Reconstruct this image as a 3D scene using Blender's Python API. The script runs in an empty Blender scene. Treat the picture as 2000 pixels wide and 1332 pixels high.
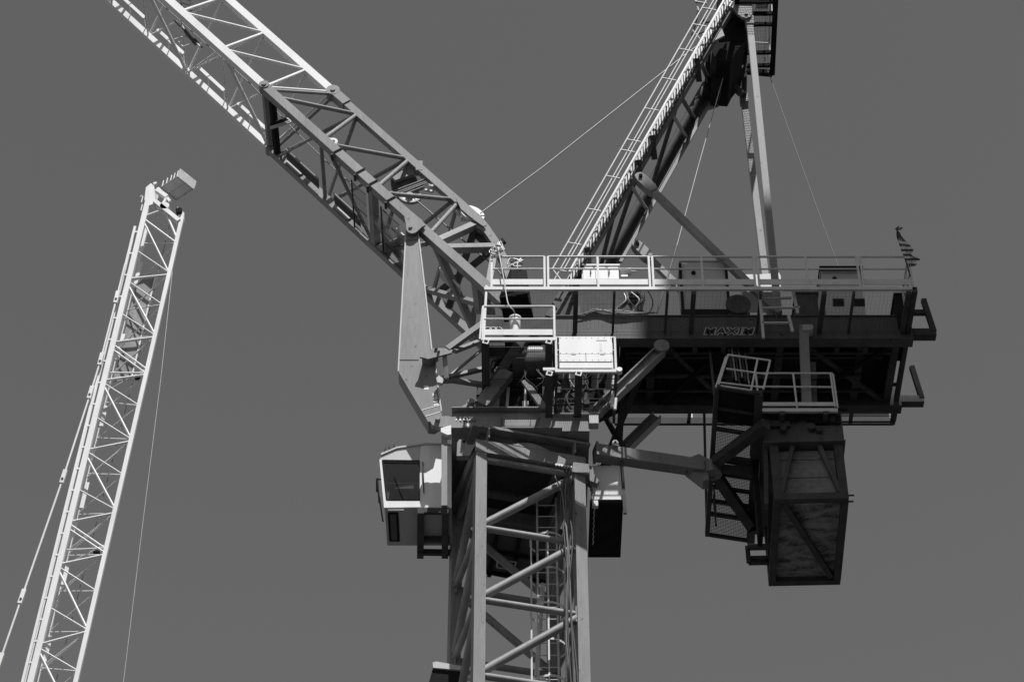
import bpy, math, random
from mathutils import Vector as V
random.seed(7)
SC = bpy.context.scene
COL = SC.collection

# ------------------------------------------------------------------ camera
PITCH = math.radians(43); FPX = 4850.0; CAMH = 1.7
cam = bpy.data.cameras.new('camera'); cam.sensor_width = 36; cam.lens = FPX / 2000 * 36
cam.clip_start = 0.5; cam.clip_end = 8000
camo = bpy.data.objects.new('camera', cam); COL.objects.link(camo)
camo.location = (0, 0, CAMH); camo.rotation_euler = (math.radians(90) + PITCH, 0, 0)
SC.camera = camo

# ------------------------------------------------------------------ sky and sun
SUN_EL = math.radians(62); SUN_AZ = math.radians(19)      # azimuth measured from straight behind the camera to the right
SV = V((math.sin(SUN_AZ) * math.cos(SUN_EL), -math.cos(SUN_AZ) * math.cos(SUN_EL), math.sin(SUN_EL)))
w = bpy.data.worlds.new('World'); SC.world = w; w.use_nodes = True
nt = w.node_tree; nt.nodes.clear()
sky = nt.nodes.new('ShaderNodeTexSky'); sky.sky_type = 'NISHITA'; sky.sun_disc = False
sky.sun_elevation = SUN_EL; sky.sun_rotation = math.atan2(SV.x, SV.y)
sky.altitude = 200; sky.air_density = 1.0; sky.dust_density = 0.6; sky.ozone_density = 1.0
sep = nt.nodes.new('ShaderNodeSeparateColor')             # black-and-white picture: the sky as one channel
mixn = nt.nodes.new('ShaderNodeMath'); mixn.operation = 'MULTIPLY_ADD'; mixn.inputs[1].default_value = 0.45
mul = nt.nodes.new('ShaderNodeMath'); mul.operation = 'MULTIPLY'; mul.inputs[1].default_value = 0.55
bg = nt.nodes.new('ShaderNodeBackground'); bg.inputs[1].default_value = 0.105
out = nt.nodes.new('ShaderNodeOutputWorld')
nt.links.new(sky.outputs[0], sep.inputs[0])
nt.links.new(sep.outputs['Red'], mul.inputs[0])
nt.links.new(sep.outputs['Green'], mixn.inputs[0]); nt.links.new(mul.outputs[0], mixn.inputs[2])
nt.links.new(mixn.outputs[0], bg.inputs[0]); nt.links.new(bg.outputs[0], out.inputs[0])
sl = bpy.data.lights.new('sun', 'SUN'); sl.energy = 5.0; sl.angle = math.radians(0.5); sl.color = (1, 1, 1)
so = bpy.data.objects.new('sun', sl); COL.objects.link(so); so.location = (20, -20, 90)
so.rotation_euler = SV.to_track_quat('Z', 'Y').to_euler()
SC.view_settings.view_transform = 'Standard'; SC.view_settings.look = 'None'
SC.view_settings.exposure = 0.08; SC.view_settings.gamma = 1.0; SC.view_settings.use_curve_mapping = False

# ------------------------------------------------------------------ pixel (2000 x 1332) to place
_c, _s = math.cos(PITCH), math.sin(PITCH)
def _ray(px, py):
    a = (px - 1000) / FPX; b = -(py - 666) / FPX
    return V((a, _c - b * _s, _s + b * _c))
def U(px, py, Y):                                   # on the upright plane at distance Y
    r = _ray(px, py); t = Y / r.y
    return V((0, 0, CAMH)) + r * t
def UZ(px, py, Z):                                  # on the level plane at height Z
    r = _ray(px, py); t = (Z - CAMH) / r.z
    return V((0, 0, CAMH)) + r * t

# ------------------------------------------------------------------ materials (all greys: the picture is black and white)
def mat(name, base, rough=0.5, metal=0.0, scale=3.0, amount=0.18, bump=0.02, streak=False, spec=0.5, chips=False):
    m = bpy.data.materials.new(name); m.use_nodes = True
    n = m.node_tree.nodes; l = m.node_tree.links
    p = n['Principled BSDF']
    p.inputs['Roughness'].default_value = rough; p.inputs['Metallic'].default_value = metal
    p.inputs['Specular IOR Level'].default_value = spec
    tc = n.new('ShaderNodeTexCoord'); mp = n.new('ShaderNodeMapping')
    if streak: mp.inputs['Scale'].default_value = (1, 1, 0.18)
    l.new(tc.outputs['Object'], mp.inputs['Vector'])
    a = n.new('ShaderNodeTexNoise'); a.inputs['Scale'].default_value = scale; a.inputs['Detail'].default_value = 8; a.inputs['Roughness'].default_value = 0.65
    b = n.new('ShaderNodeTexNoise'); b.inputs['Scale'].default_value = scale * 9; b.inputs['Detail'].default_value = 4
    l.new(mp.outputs[0], a.inputs['Vector']); l.new(mp.outputs[0], b.inputs['Vector'])
    mx = n.new('ShaderNodeMath'); mx.operation = 'MULTIPLY_ADD'; mx.inputs[1].default_value = 0.3
    l.new(b.outputs['Fac'], mx.inputs[0]); l.new(a.outputs['Fac'], mx.inputs[2])
    r = n.new('ShaderNodeValToRGB')
    e = r.color_ramp.elements
    lo = base * (1 - amount); hi = min(0.9, base * (1 + amount * 0.7))
    e[0].position = 0.42; e[0].color = (lo, lo, lo, 1); e[1].position = 0.85; e[1].color = (hi, hi, hi, 1)
    l.new(mx.outputs[0], r.inputs[0]); 
    last = r.outputs[0]
    if chips:                                     # flaked spots and thin rust runs in the paint
        for sc, lo_, hi_, val, st in ((7.0, 0.66, 0.72, base * 0.35, (1, 1, 1)), (4.0, 0.64, 0.78, base * 0.55, (3, 3, 0.12)), (23.0, 0.70, 0.74, min(0.6, base * 2.0), (1, 1, 1))):
            mp2 = n.new('ShaderNodeMapping'); mp2.inputs['Scale'].default_value = st; mp2.inputs['Location'].default_value = (sc, 2 * sc, 3.3)
            l.new(tc.outputs['Object'], mp2.inputs['Vector'])
            c = n.new('ShaderNodeTexNoise'); c.inputs['Scale'].default_value = sc; c.inputs['Detail'].default_value = 5; l.new(mp2.outputs[0], c.inputs['Vector'])
            q = n.new('ShaderNodeMapRange'); q.inputs['From Min'].default_value = lo_; q.inputs['From Max'].default_value = hi_; l.new(c.outputs['Fac'], q.inputs['Value'])
            x = n.new('ShaderNodeMix'); x.data_type = 'RGBA'; x.inputs['B'].default_value = (val, val, val, 1)
            l.new(q.outputs[0], x.inputs['Factor']); l.new(last, x.inputs['A']); last = x.outputs['Result']
    l.new(last, p.inputs['Base Color'])
    rr = n.new('ShaderNodeMapRange'); rr.inputs['To Min'].default_value = max(0.05, rough - 0.12); rr.inputs['To Max'].default_value = min(1, rough + 0.15)
    l.new(a.outputs['Fac'], rr.inputs['Value']); l.new(rr.outputs[0], p.inputs['Roughness'])
    if bump:
        bn = n.new('ShaderNodeBump'); bn.inputs['Strength'].default_value = 0.25; bn.inputs['Distance'].default_value = bump
        l.new(b.outputs['Fac'], bn.inputs['Height']); l.new(bn.outputs[0], p.inputs['Normal'])
    return m
RED = mat('worn_crane_paint', 0.235, 0.55, scale=1.6, amount=0.34, bump=0.006, streak=True, spec=0.3, chips=True)
RED_SHADE = mat('shaded_crane_paint', 0.10, 0.6, scale=1.6, amount=0.4, bump=0.006, streak=True, spec=0.2, chips=True)  # crane paint darkened: shade on chassis, gantry legs and counterweight put into colour
WHT = mat('white_paint', 0.73, 0.45, scale=2.0, amount=0.10, bump=0.003, streak=True)
RAIL = mat('pale_rail_paint', 0.62, 0.5, scale=4.0, amount=0.16, bump=0.003)
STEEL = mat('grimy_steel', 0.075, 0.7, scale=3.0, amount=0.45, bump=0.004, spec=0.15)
BLACK = mat('black_and_shade', 0.022, 0.85, scale=3.0, amount=0.4, bump=0.003, spec=0.05)  # plain black parts; on undersides the near-black colour stands for their shade
GALV = mat('galvanised_steel', 0.45, 0.42, metal=0.35, scale=5.0, amount=0.25, bump=0.003)
CONC = mat('stained_concrete', 0.20, 0.85, scale=0.9, amount=0.55, bump=0.012)
RUST = mat('blotched_plate', 0.19, 0.75, scale=1.9, amount=0.92, bump=0.01)
for nd in RUST.node_tree.nodes:
    if nd.type == 'VALTORGB': nd.color_ramp.elements[0].position = 0.50; nd.color_ramp.elements[1].position = 0.74
    if nd.type == 'MAPPING': nd.inputs['Scale'].default_value = (1, 2.2, 1)
GREY = mat('grey_cabinet_paint', 0.46, 0.5, scale=1.5, amount=0.12, bump=0.002)
RUBBER = mat('rubber_hose', 0.06, 0.6, amount=0.2, bump=0)
ROPE = mat('wire_rope', 0.42, 0.5, metal=0.3, scale=20, amount=0.3, bump=0)
DARKROPE = mat('dark_rope', 0.14, 0.5, metal=0.3, scale=20, amount=0.3, bump=0)
INK = mat('black_lettering', 0.02, 0.6, amount=0.1, bump=0)
CLOTHD = mat('dark_flag_cloth', 0.07, 0.9, scale=12, amount=0.2, bump=0.002)
CLOTHL = mat('pale_flag_cloth', 0.62, 0.9, scale=12, amount=0.12, bump=0.002)
TARP = mat('black_tarpaulin', 0.018, 0.5, scale=6, amount=0.3, bump=0.02, spec=0.2)
HOSEM = mat('grey_hose', 0.17, 0.5, amount=0.3, bump=0)
FACADE = mat('building_concrete', 0.25, 0.8, scale=0.4, amount=0.25, bump=0.01)
DIRT = mat('yard_asphalt', 0.045, 0.9, scale=0.15, amount=0.35, bump=0.02)
def glass(name, tint, alpha):
    m = bpy.data.materials.new(name); m.use_nodes = True
    n = m.node_tree.nodes; l = m.node_tree.links; n.remove(n['Principled BSDF'])
    t = n.new('ShaderNodeBsdfTransparent'); t.inputs[0].default_value = (tint, tint, tint, 1)
    g = n.new('ShaderNodeBsdfGlossy'); g.inputs['Roughness'].default_value = 0.03
    f = n.new('ShaderNodeFresnel'); f.inputs[0].default_value = 1.5
    ad = n.new('ShaderNodeMath'); ad.operation = 'ADD'; ad.inputs[1].default_value = alpha
    mx = n.new('ShaderNodeMixShader')
    l.new(f.outputs[0], ad.inputs[0]); l.new(ad.outputs[0], mx.inputs[0])
    l.new(t.outputs[0], mx.inputs[1]); l.new(g.outputs[0], mx.inputs[2]); l.new(mx.outputs[0], n['Material Output'].inputs[0])
    return m
GLASS = glass('cab_glass', 0.7, -0.02)
DGLASS = mat('dark_window_glass', 0.03, 0.08, amount=0.1, bump=0, spec=0.8)

# ------------------------------------------------------------------ mesh building
class MB:
    def __init__(self): self.v = []; self.f = []; self.sm = []
    def add(self, vs, fs, smooth=False):
        o = len(self.v); self.v += [V(p) for p in vs]
        for f in fs: self.f.append([i + o for i in f]); self.sm.append(smooth)
        return self
    def frame(self, d, hint):
        d = d.normalized(); h = V(hint)
        n = h - d * h.dot(d)
        if n.length < 0.15: h = V((1, 0, 0)); n = h - d * h.dot(d)
        n.normalize(); return d, d.cross(n).normalized(), n
    def beam(self, p, q, wd, dp, hint=(0, 1, 0)):           # wd across the hint, dp along it
        p, q = V(p), V(q); d, s, n = self.frame(q - p, hint)
        s = s * wd / 2; n = n * dp / 2
        vs = [p - s - n, p + s - n, p + s + n, p - s + n, q - s - n, q + s - n, q + s + n, q - s + n]
        return self.add(vs, [(3, 2, 1, 0), (4, 5, 6, 7), (0, 1, 5, 4), (1, 2, 6, 5), (2, 3, 7, 6), (3, 0, 4, 7)])
    def ibeam(self, p, q, wd, dp, t=0.02, hint=(0, 1, 0)):
        p, q = V(p), V(q); d, s, n = self.frame(q - p, hint)
        for k in (-1, 1): self.beam(p + s * k * (wd / 2 - t / 2), q + s * k * (wd / 2 - t / 2), t, dp, hint)
        return self.beam(p, q, wd - 2 * t, t, hint)
    def tube(self, p, q, r, n=8, r2=None):
        p, q = V(p), V(q); r2 = r if r2 is None else r2
        d, s, m = self.frame(q - p, (0, 1, 0))
        a = [(s * math.cos(2 * math.pi * i / n) + m * math.sin(2 * math.pi * i / n)) for i in range(n)]
        vs = [p + x * r for x in a] + [q + x * r2 for x in a]
        self.add(vs, [(i, (i + 1) % n, n + (i + 1) % n, n + i) for i in range(n)], True)
        self.add([p + x * r for x in a], [tuple(range(n))[::-1]])
        return self.add([q + x * r2 for x in a], [tuple(range(n))])
    def path(self, pts, r, n=6):
        pts = [V(p) for p in pts]; vs = []; fs = []
        for i, p in enumerate(pts):
            d = (pts[min(i + 1, len(pts) - 1)] - pts[max(i - 1, 0)])
            d, s, m = self.frame(d, (0.13, 1, 0.07))
            vs += [p + (s * math.cos(2 * math.pi * k / n) + m * math.sin(2 * math.pi * k / n)) * r for k in range(n)]
        for i in range(len(pts) - 1):
            for k in range(n):
                fs.append((i * n + k, i * n + (k + 1) % n, (i + 1) * n + (k + 1) % n, (i + 1) * n + k))
        return self.add(vs, fs, True)
    def prism(self, pts, off):                              # polygon extruded by off
        pts = [V(p) for p in pts]; off = V(off); n = len(pts)
        nm = V((0, 0, 0))
        for i in range(n): nm += pts[i].cross(pts[(i + 1) % n])
        if nm.dot(off) > 0: pts = pts[::-1]
        vs = pts + [p + off for p in pts]
        return self.add(vs, [tuple(range(n)), tuple(range(2 * n - 1, n - 1, -1))] + [(i, n + i, n + (i + 1) % n, (i + 1) % n) for i in range(n)])
    def box(self, a, b):
        a, b = V(a), V(b); x0, y0, z0 = min(a.x, b.x), min(a.y, b.y), min(a.z, b.z); x1, y1, z1 = max(a.x, b.x), max(a.y, b.y), max(a.z, b.z)
        return self.prism([(x0, y0, z0), (x1, y0, z0), (x1, y0, z1), (x0, y0, z1)], (0, y1 - y0, 0))
    def disc(self, c, axis, r, t, n=20):
        c = V(c); ax = V(axis).normalized(); return self.tube(c - ax * t / 2, c + ax * t / 2, r, n)
    def ring(self, c, axis, r0, r1, t, n=24, a0=0, a1=2 * math.pi):
        c = V(c); ax, s, m = self.frame(V(axis), (0.3, 0.1, 1)); full = abs(a1 - a0 - 2 * math.pi) < 1e-6
        k = n if full else n + 1; vs = []
        for i in range(k):
            an = a0 + (a1 - a0) * i / n; e = s * math.cos(an) + m * math.sin(an)
            vs += [c + e * r0 - ax * t / 2, c + e * r1 - ax * t / 2, c + e * r1 + ax * t / 2, c + e * r0 + ax * t / 2]
        fs = []
        for i in range(n):
            j = (i + 1) % k
            for q in range(4): fs.append((i * 4 + q, i * 4 + (q + 1) % 4, j * 4 + (q + 1) % 4, j * 4 + q))
        if not full: fs += [(3, 2, 1, 0), (n * 4, n * 4 + 1, n * 4 + 2, n * 4 + 3)]
        return self.add(vs, fs)
    def make(self, name, material, loc, parent=None):
        me = bpy.data.meshes.new(name); me.from_pydata([p - loc for p in self.v], [], self.f); me.update()
        import bmesh
        b = bmesh.new(); b.from_mesh(me); bmesh.ops.recalc_face_normals(b, faces=b.faces); b.to_mesh(me); b.free()
        for p, s in zip(me.polygons, self.sm): p.use_smooth = s
        me.materials.append(material)
        o = bpy.data.objects.new(name, me); COL.objects.link(o)
        if parent: o.parent = parent
        else: o.location = loc
        return o

def tag(o, label=None, cat=None, group=None, kind=None):
    for k, x in (('label', label), ('category', cat), ('group', group), ('kind', kind)):
        if x: o[k] = x
    return o

class Thing:
    def __init__(self, name, label, cat, loc, group=None):
        self.loc = V(loc); self.o = bpy.data.objects.new(name, None); COL.objects.link(self.o)
        self.o.location = self.loc; self.o.empty_display_size = 0.3
        tag(self.o, label, cat, group)
    def put(self, name, mb, m, parent=None, label=None, kind=None):
        return tag(mb.make(name, m, self.loc, parent or self.o), label, None, None, kind)
    def beam(self, name, p, q, wd, dp, m, hint=(0, 1, 0), parent=None): return self.put(name, MB().beam(p, q, wd, dp, hint), m, parent)
    def ibeam(self, name, p, q, wd, dp, m, hint=(0, 1, 0), t=0.02, parent=None): return self.put(name, MB().ibeam(p, q, wd, dp, t, hint), m, parent)
    def tube(self, name, p, q, r, m, n=8, parent=None): return self.put(name, MB().tube(p, q, r, n), m, parent)
    def plate(self, name, px, Y, t, m, parent=None, label=None):    # polygon drawn on the upright plane Y, t thick away from the street
        return self.put(name, MB().prism([U(x, y, Y) for x, y in px], (0, t, 0)), m, parent, label)
    def box(self, name, a, b, m, parent=None, label=None): return self.put(name, MB().box(a, b), m, parent, label)
    def pin(self, name, px, py, Y, r, t, m, parent=None): return self.put(name, MB().disc(U(px, py, Y), (0, 1, 0), r, t, 14), m, parent)

def solo(name, mb, m, label, cat, loc, group=None, kind=None):
    return tag(mb.make(name, m, V(loc)), label, cat, group, kind)
def lerp(a, b, t): return V(a) * (1 - t) + V(b) * t

def text_mesh(body, size, shear=0.0, offset=0.0, xscale=1.0, space=1.0):
    cu = bpy.data.curves.new('lettering', 'FONT'); cu.body = body; cu.size = size; cu.shear = shear; cu.offset = offset; cu.extrude = 0.004
    cu.space_character = space; cu.align_x = 'CENTER'; cu.align_y = 'CENTER'; cu.resolution_u = 3
    ob = bpy.data.objects.new('lettering', cu); COL.objects.link(ob)
    me = bpy.data.meshes.new_from_object(ob)
    bpy.data.objects.remove(ob); bpy.data.curves.remove(cu)
    for q in me.vertices: q.co.x *= xscale
    return me
def text_part(T, name, body, size, centre, m, roll=0.0, label=None, **kw):
    me = text_mesh(body, size, **kw); me.name = name
    for q in me.vertices:
        x, y, z = q.co; cr, sr = math.cos(roll), math.sin(roll)
        x, y = x * cr - y * sr, x * sr + y * cr
        p = V(centre) + V((x, -z, y)) - T.loc
        q.co = p
    me.materials.append(m)
    o = bpy.data.objects.new(name, me); COL.objects.link(o); o.parent = T.o
    return tag(o, label)

# ------------------------------------------------------------------ main places of the big crane
YM = 40.8                        # the axis of the mast
YA, YC, YB = YM - 1.0, YM + 1.0, YM
YN, YF = YM - 1.1, YM + 1.1      # the two chassis beams
YD = YM - 2.55                   # outer edge of the street-side walkway
DZ = U(1300, 562, YD).z          # walkway level
BT = DZ + 0.42                   # top of the chassis beams

# ------------------------------------------------------------------ the ground and the building whose shade falls on the crane
g = MB().add([(-2500, -2500, 0), (2500, -2500, 0), (2500, 2500, 0), (-2500, 2500, 0)], [(0, 1, 2, 3)])
solo('ground', g, DIRT, 'dark asphalt ground of the building yard', 'ground', (0, 0, 0), kind='structure')
P = U(1300, 600, YD); sh = V((SV.x, SV.y, 0)).normalized()
Q = U(1512, 400, YN)
cor = V((P.x, P.y, 0)) + sh * 20.0
HB = Q.z + (Q.y - cor.y) / -sh.y * math.tan(SUN_EL)
back = cor + sh * 24
foot = [cor, V((cor.x + 30, cor.y, 0)), V((cor.x + 30, back.y, 0)), V((back.x, back.y, 0))]
BLD = Thing('office_building', 'tall concrete office building with strip windows standing across the yard', 'building', (cor.x + 15, cor.y - 10, 0))
BLD.put('wall', MB().prism([p for p in foot], (0, 0, HB)), FACADE)
for k in range(int(HB // 3.6)):
    z0 = 1.1 + k * 3.6
    for a, b in ((foot[1], foot[0]), (foot[0], foot[3])):
        d = (b - a).normalized(); nrm = V((-d.y, d.x, 0))
        if nrm.dot(a - V((cor.x + 15, cor.y - 10, 0))) < 0: nrm = -nrm
        for j in range(int((b - a).length // 4)):
            s0 = 0.6 + j * 4
            c0 = a + d * s0 + V((0, 0, z0)) + nrm * 0.003; c1 = c0 + d * 3.2
            BLD.put('window', MB().prism([c0, c1, c1 + V((0, 0, 1.9)), c0 + V((0, 0, 1.9))], nrm * 0.05), DGLASS)

# ------------------------------------------------------------------ the mast
TH = math.radians(14.4); uu = V((math.cos(TH), math.sin(TH), 0)); vv = V((-math.sin(TH), math.cos(TH), 0)); MW = 2.12
NL = U(938, 890, YM - 1.29); NL.z = 0
def mc(i, j, z): return NL + uu * MW * i + vv * MW * j + V((0, 0, z))
MC = mc(0.5, 0.5, 0)
MT = U(938, 888, NL.y).z
MAST = Thing('crane_mast', 'square lattice mast with tubular braces carrying the big crane', 'crane mast', MC)
for i, j in ((0, 0), (1, 0), (1, 1), (0, 1)):
    MAST.beam('leg', mc(i, j, 0.0), mc(i, j, MT), 0.235, 0.235, RED, vv)
PH = 1.82
fc = [((0, 0), (1, 0), 0), ((1, 0), (1, 1), 1), ((0, 1), (1, 1), 1), ((0, 0), (0, 1), 1)]
for k in range(19):
    z1 = MT - 0.12 - k * PH; z0 = z1 - PH
    if z0 < 0.3: break
    for a, b, flip in fc:
        da = (mc(*b, 0) - mc(*a, 0)).normalized() * 0.11
        pa, pb = mc(*a, 0) + da, mc(*b, 0) - da
        up = V((0, 0, 1))
        MAST.tube('cross_brace', pa + up * z1, pb + up * z1, 0.072, RED, 10)
        if flip: MAST.tube('diagonal_brace', pa + up * (z1 - 0.12), pb + up * (z0 + 0.12), 0.085, RED, 10)
        else: MAST.tube('diagonal_brace', pa + up * (z0 + 0.12), pb + up * (z1 - 0.1), 0.088, RED, 10)
        if k < 8 and (a, b) != ((0, 1), (1, 1)):
            for pp in (pa, pb):
                MAST.beam('gusset_plate', pp + up * (z1 - 0.22) , pp + up * (z1 + 0.16), 0.16, 0.03, RED, da.cross(up))
# collar on top of the mast
def ring4(name, z0, z1, out_, inn, m):
    q = [mc(0, 0, 0) - uu * out_ - vv * out_, mc(1, 0, 0) + uu * out_ - vv * out_, mc(1, 1, 0) + uu * out_ + vv * out_, mc(0, 1, 0) - uu * out_ + vv * out_]
    th = out_ - inn
    for k in range(4):
        a, b = q[k], q[(k + 1) % 4]; d = (b - a).normalized(); nin = V((-d.y, d.x, 0))
        e = 0.0 if k % 2 == 0 else th
        p0 = a + d * e; p1 = b - d * e
        MAST.put(name, MB().prism([p0 + V((0, 0, z0)), p1 + V((0, 0, z0)), p1 + V((0, 0, z1)), p0 + V((0, 0, z1))], nin * th), m)
ring4('collar_beam', MT - 0.02, MT + 0.30, 0.13, -0.12, RED)
ring4('collar_web', MT + 0.302, MT + 0.58, 0.02, -0.10, STEEL)
ring4('collar_flange', MT + 0.582, MT + 0.65, 0.22, -0.30, RED)
for t in (0.06, 0.94):
    for side in (0,):
        p = mc(t, 0, 0) - vv * 0.16
        MAST.beam('stiffener', p + V((0, 0, MT + 0.303)), p + V((0, 0, MT + 0.58)), 0.03, 0.2, RED, vv)
arc = [mc(0.30, 0, MT + 0.30) - vv * 0.137] + [mc(0.30 + 0.4 * t, 0, MT + 0.30 + 0.13 * math.sin(math.pi * t)) - vv * 0.137 for t in (0.15, 0.3, 0.5, 0.7, 0.85)] + [mc(0.70, 0, MT + 0.30) - vv * 0.137]
MAST.put('arched_plate', MB().prism(arc, vv * 0.03), RED)
def lug(px, Y, t, hole):
    o = MAST.plate('lug', px, Y, t, RED)
    MAST.pin('lug_hole', hole[0], hole[1], Y - 0.004, 0.035, 0.02, BLACK, o)
lug([(893, 864), (897, 858), (908, 858), (913, 868), (928, 868), (924, 876), (917, 890), (892, 890)], NL.y - 0.12, 0.14, (906, 862))
MAST.plate('lug', [(1118, 902), (1150, 906), (1152, 925), (1118, 921)], NL.y + 0.34, 0.3, RED)
MAST.plate('lug', [(1150, 908), (1158, 912), (1160, 925), (1170, 938), (1166, 944), (1152, 938)], NL.y + 0.44, 0.16, RED)
p = mc(0, 1, MT - 1.9) - uu * 0.12
MAST.box('lug', U(852, 1010, YM + 0.9), U(874, 1026, YM + 0.9) + V((0, 0.5, 0)), RED)
# ladder with hoops inside the mast
LY = YM + 0.25
def lad(px, py): return U(px, py, LY)
LADX0, LADX1 = lad(1050, 1100).x, lad(1088, 1100).x
LADR = []
for x in (LADX0, LADX1):
    LADR.append(MAST.tube('ladder_rail', V((x, LY, 18)), V((x, LY, MT + 0.1)), 0.022, RAIL, 6))
for k in range(58):
    z = MT - 0.1 - 0.3 * k
    MAST.tube('ladder_rung', V((LADX0, LY, z)), V((LADX1, LY, z)), 0.013, RAIL, 6, LADR[0])
for k in range(18):
    z = MT - 1.35 - 0.9 * k; cx = (LADX0 + LADX1) / 2
    pts = [V((cx + 0.37 * math.cos(a), LY - 0.28 - 0.37 * math.sin(a), z)) for a in [math.radians(-48 + 276 * i / 20) for i in range(21)]]
    m_ = MB()
    for a, b in zip(pts, pts[1:]): m_.beam(a, b, 0.05, 0.008, ((a + b) / 2 - V((cx, LY - 0.28, z))))
    MAST.put('safety_hoop', m_, RAIL, LADR[1])
for a in (20, 90, 160):
    a = math.radians(a); x = cx + 0.365 * math.cos(a); y = LY - 0.28 - 0.365 * math.sin(a)
    MAST.beam('cage_strip', V((x, y, 18)), V((x, y, MT - 1.3)), 0.035, 0.008, RAIL, (0, 1, 0), LADR[1])
MAST.tube('conduit', U(1060, 1140, LY + 0.2), U(1048, 1320, LY + 0.2), 0.05, RAIL, 8)
# hoses hanging on the mast corner
HOSE = [[(1098, 906), (1102, 918), (1112, 938), (1117, 985), (1113, 1060), (1108, 1110), (1113, 1180), (1122, 1260), (1130, 1345)],
        [(1103, 906), (1108, 925), (1104, 960), (1106, 1020), (1111, 1080), (1113, 1130), (1116, 1200), (1119, 1262), (1124, 1345)],
        [(1108, 906), (1109, 922), (1100, 945), (1095, 990), (1101, 1040), (1106, 1090), (1112, 1160), (1117, 1240), (1121, 1345)],
        [(1092, 918), (1084, 930), (1097, 960), (1103, 1010), (1108, 1060), (1109, 1120), (1106, 1190), (1107, 1260), (1117, 1345)],
        [(1113, 906), (1116, 915), (1110, 950), (1113, 1005), (1118, 1060), (1110, 1150), (1109, 1230), (1116, 1345)]]
def smooth(pts, n=6):
    o = []
    for i in range(len(pts) - 1):
        p0, p1, p2, p3 = pts[max(i - 1, 0)], pts[i], pts[i + 1], pts[min(i + 2, len(pts) - 1)]
        for k in range(n):
            t = k / n
            o.append(0.5 * ((2 * p1) + (p2 - p0) * t + (2 * p0 - 5 * p1 + 4 * p2 - p3) * t * t + (3 * p1 - p0 - 3 * p2 + p3) * t ** 3))
    return o + [pts[-1]]
for i, h in enumerate(HOSE):
    pts = smooth([U(x, y, NL.y + 0.22 - 0.012 * i) for x, y in h])
    pts.append(V((pts[-1].x, pts[-1].y, 0.02)))
    solo('hose', MB().path(pts, 0.014 if i % 2 else 0.018), HOSEM if i in (1, 3) else RUBBER, 'grey supply hose hanging in the bundle down the mast corner', 'hose', pts[-1], 'hoses bundled down the mast')
for i in range(6):
    MAST.pin('hose_clamp', 1087 + i * 5.5, 908 + i * 0.9, NL.y + 0.1, 0.03, 0.05, GALV)

# ------------------------------------------------------------------ slewing platform over the mast
SY = YM - 1.3
sz0 = U(970, 838, SY).z; sz1 = U(970, 800, SY).z
sx0 = U(882, 820, SY).x; sx1 = U(1152, 850, SY).x
SLEW = Thing('slewing_platform', 'thick slewing platform with white number plate resting on the mast collar', 'crane platform', (MC.x, YM, MT + 0.65))
SLEW.put('slew_ring', MB().disc((MC.x, YM - 0.02, (MT + 0.652 + sz0 - 0.03) / 2), (0, 0, 1), 1.02, sz0 - 0.03 - MT - 0.652, 36), STEEL)
SLEW.box('body', (sx0 + 0.02, SY + 0.06, sz0), (sx1, YM + 1.3, sz1 - 0.03), RED)
fx1 = U(1058, 800, SY).x
SLEW.box('top_flange', (sx0, SY - 0.10, sz1 - 0.028), (fx1, SY + 0.4, sz1), RED)
SLEW.box('bottom_flange', (sx0, SY - 0.08, sz0 - 0.028), (U(1098, 838, SY).x, YM + 1.34, sz0 - 0.002), RED)
SLEW.plate('front_plate', [(883, 813), (970, 814), (985, 809), (1005, 807.5), (1025, 809), (1047, 815), (1054, 813), (1042, 837), (883, 837)], SY + 0.02, 0.038, RED)
for x in (980, 1037): SLEW.beam('weld_seam', U(x, 818, SY + 0.01), U(x - 2, 836, SY + 0.01), 0.012, 0.02, STEEL)
text_part(SLEW, 'number', '3107', 0.15, U(904, 818, SY + 0.012), WHT, xscale=1.45, offset=0.006, label='painted white number 3107')
SLEW.plate('number_plate', [(909, 826), (919, 826), (919, 832), (909, 832)], SY + 0.016, 0.004, WHT)
text_part(SLEW, 'stencil', '484 - 5004  82', 0.065, U(917, 835.6, SY + 0.012), WHT, xscale=1.5, label='small white stencilled row of figures')
text_part(SLEW, 'stencil', '4 FALL 7-0', 0.05, U(914, 822.6, SY + 0.012), INK, xscale=1.5, label='small dark stencilled row of figures')
def lugpoly(cx, cy, r, n=12, a0=0, a1=360): return [(cx + r * math.cos(math.radians(a0 + (a1 - a0) * i / n)), cy + 0.8 * r * math.sin(math.radians(a0 + (a1 - a0) * i / n))) for i in range(n + 1)]
L_ = SLEW.plate('pin_lug', [(890, 814), (872, 812)] + lugpoly(854, 822, 13, 10, 300, 90) + [(868, 834), (890, 838)], SY - 0.01, 0.16, RED)
SLEW.pin('pin', 855, 820, SY - 0.02, 0.055, 0.16, RED, L_)
SLEW.plate('pin_lug', lugpoly(850, 825, 11, 10, 60, 300) + [(884, 814), (884, 838)], SY + 0.44, 0.14, RED)
SLEW.plate('stop_block', [(861, 836), (874, 832), (881, 830), (881, 848), (874, 849), (861, 843)], SY - 0.07, 0.16, WHT)
SLEW.plate('bearing_bracket', [(892, 800), (907, 790), (930, 788), (944, 800)], SY + 0.15, 0.22, RED)
pb = SLEW.plate('bearing_block', [(906, 797), (914, 779), (933, 783), (931, 792), (927, 800), (910, 800)], SY + 0.10, 0.16, RED)
SLEW.pin('bearing_cap', 920, 786, SY + 0.07, 0.07, 0.12, RED, pb)
for x, y in ((915, 781), (929, 784), (913, 794), (926, 797)): SLEW.pin('bolt', x, y, SY + 0.085, 0.018, 0.05, STEEL, pb)
# dark plates and beams between the platform and the deck
SLEW.box('kingpost', U(1060, 830, SY + 0.25) , V((U(1150, 830, SY).x, YM + 1.0, DZ - 0.2)), STEEL)

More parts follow.
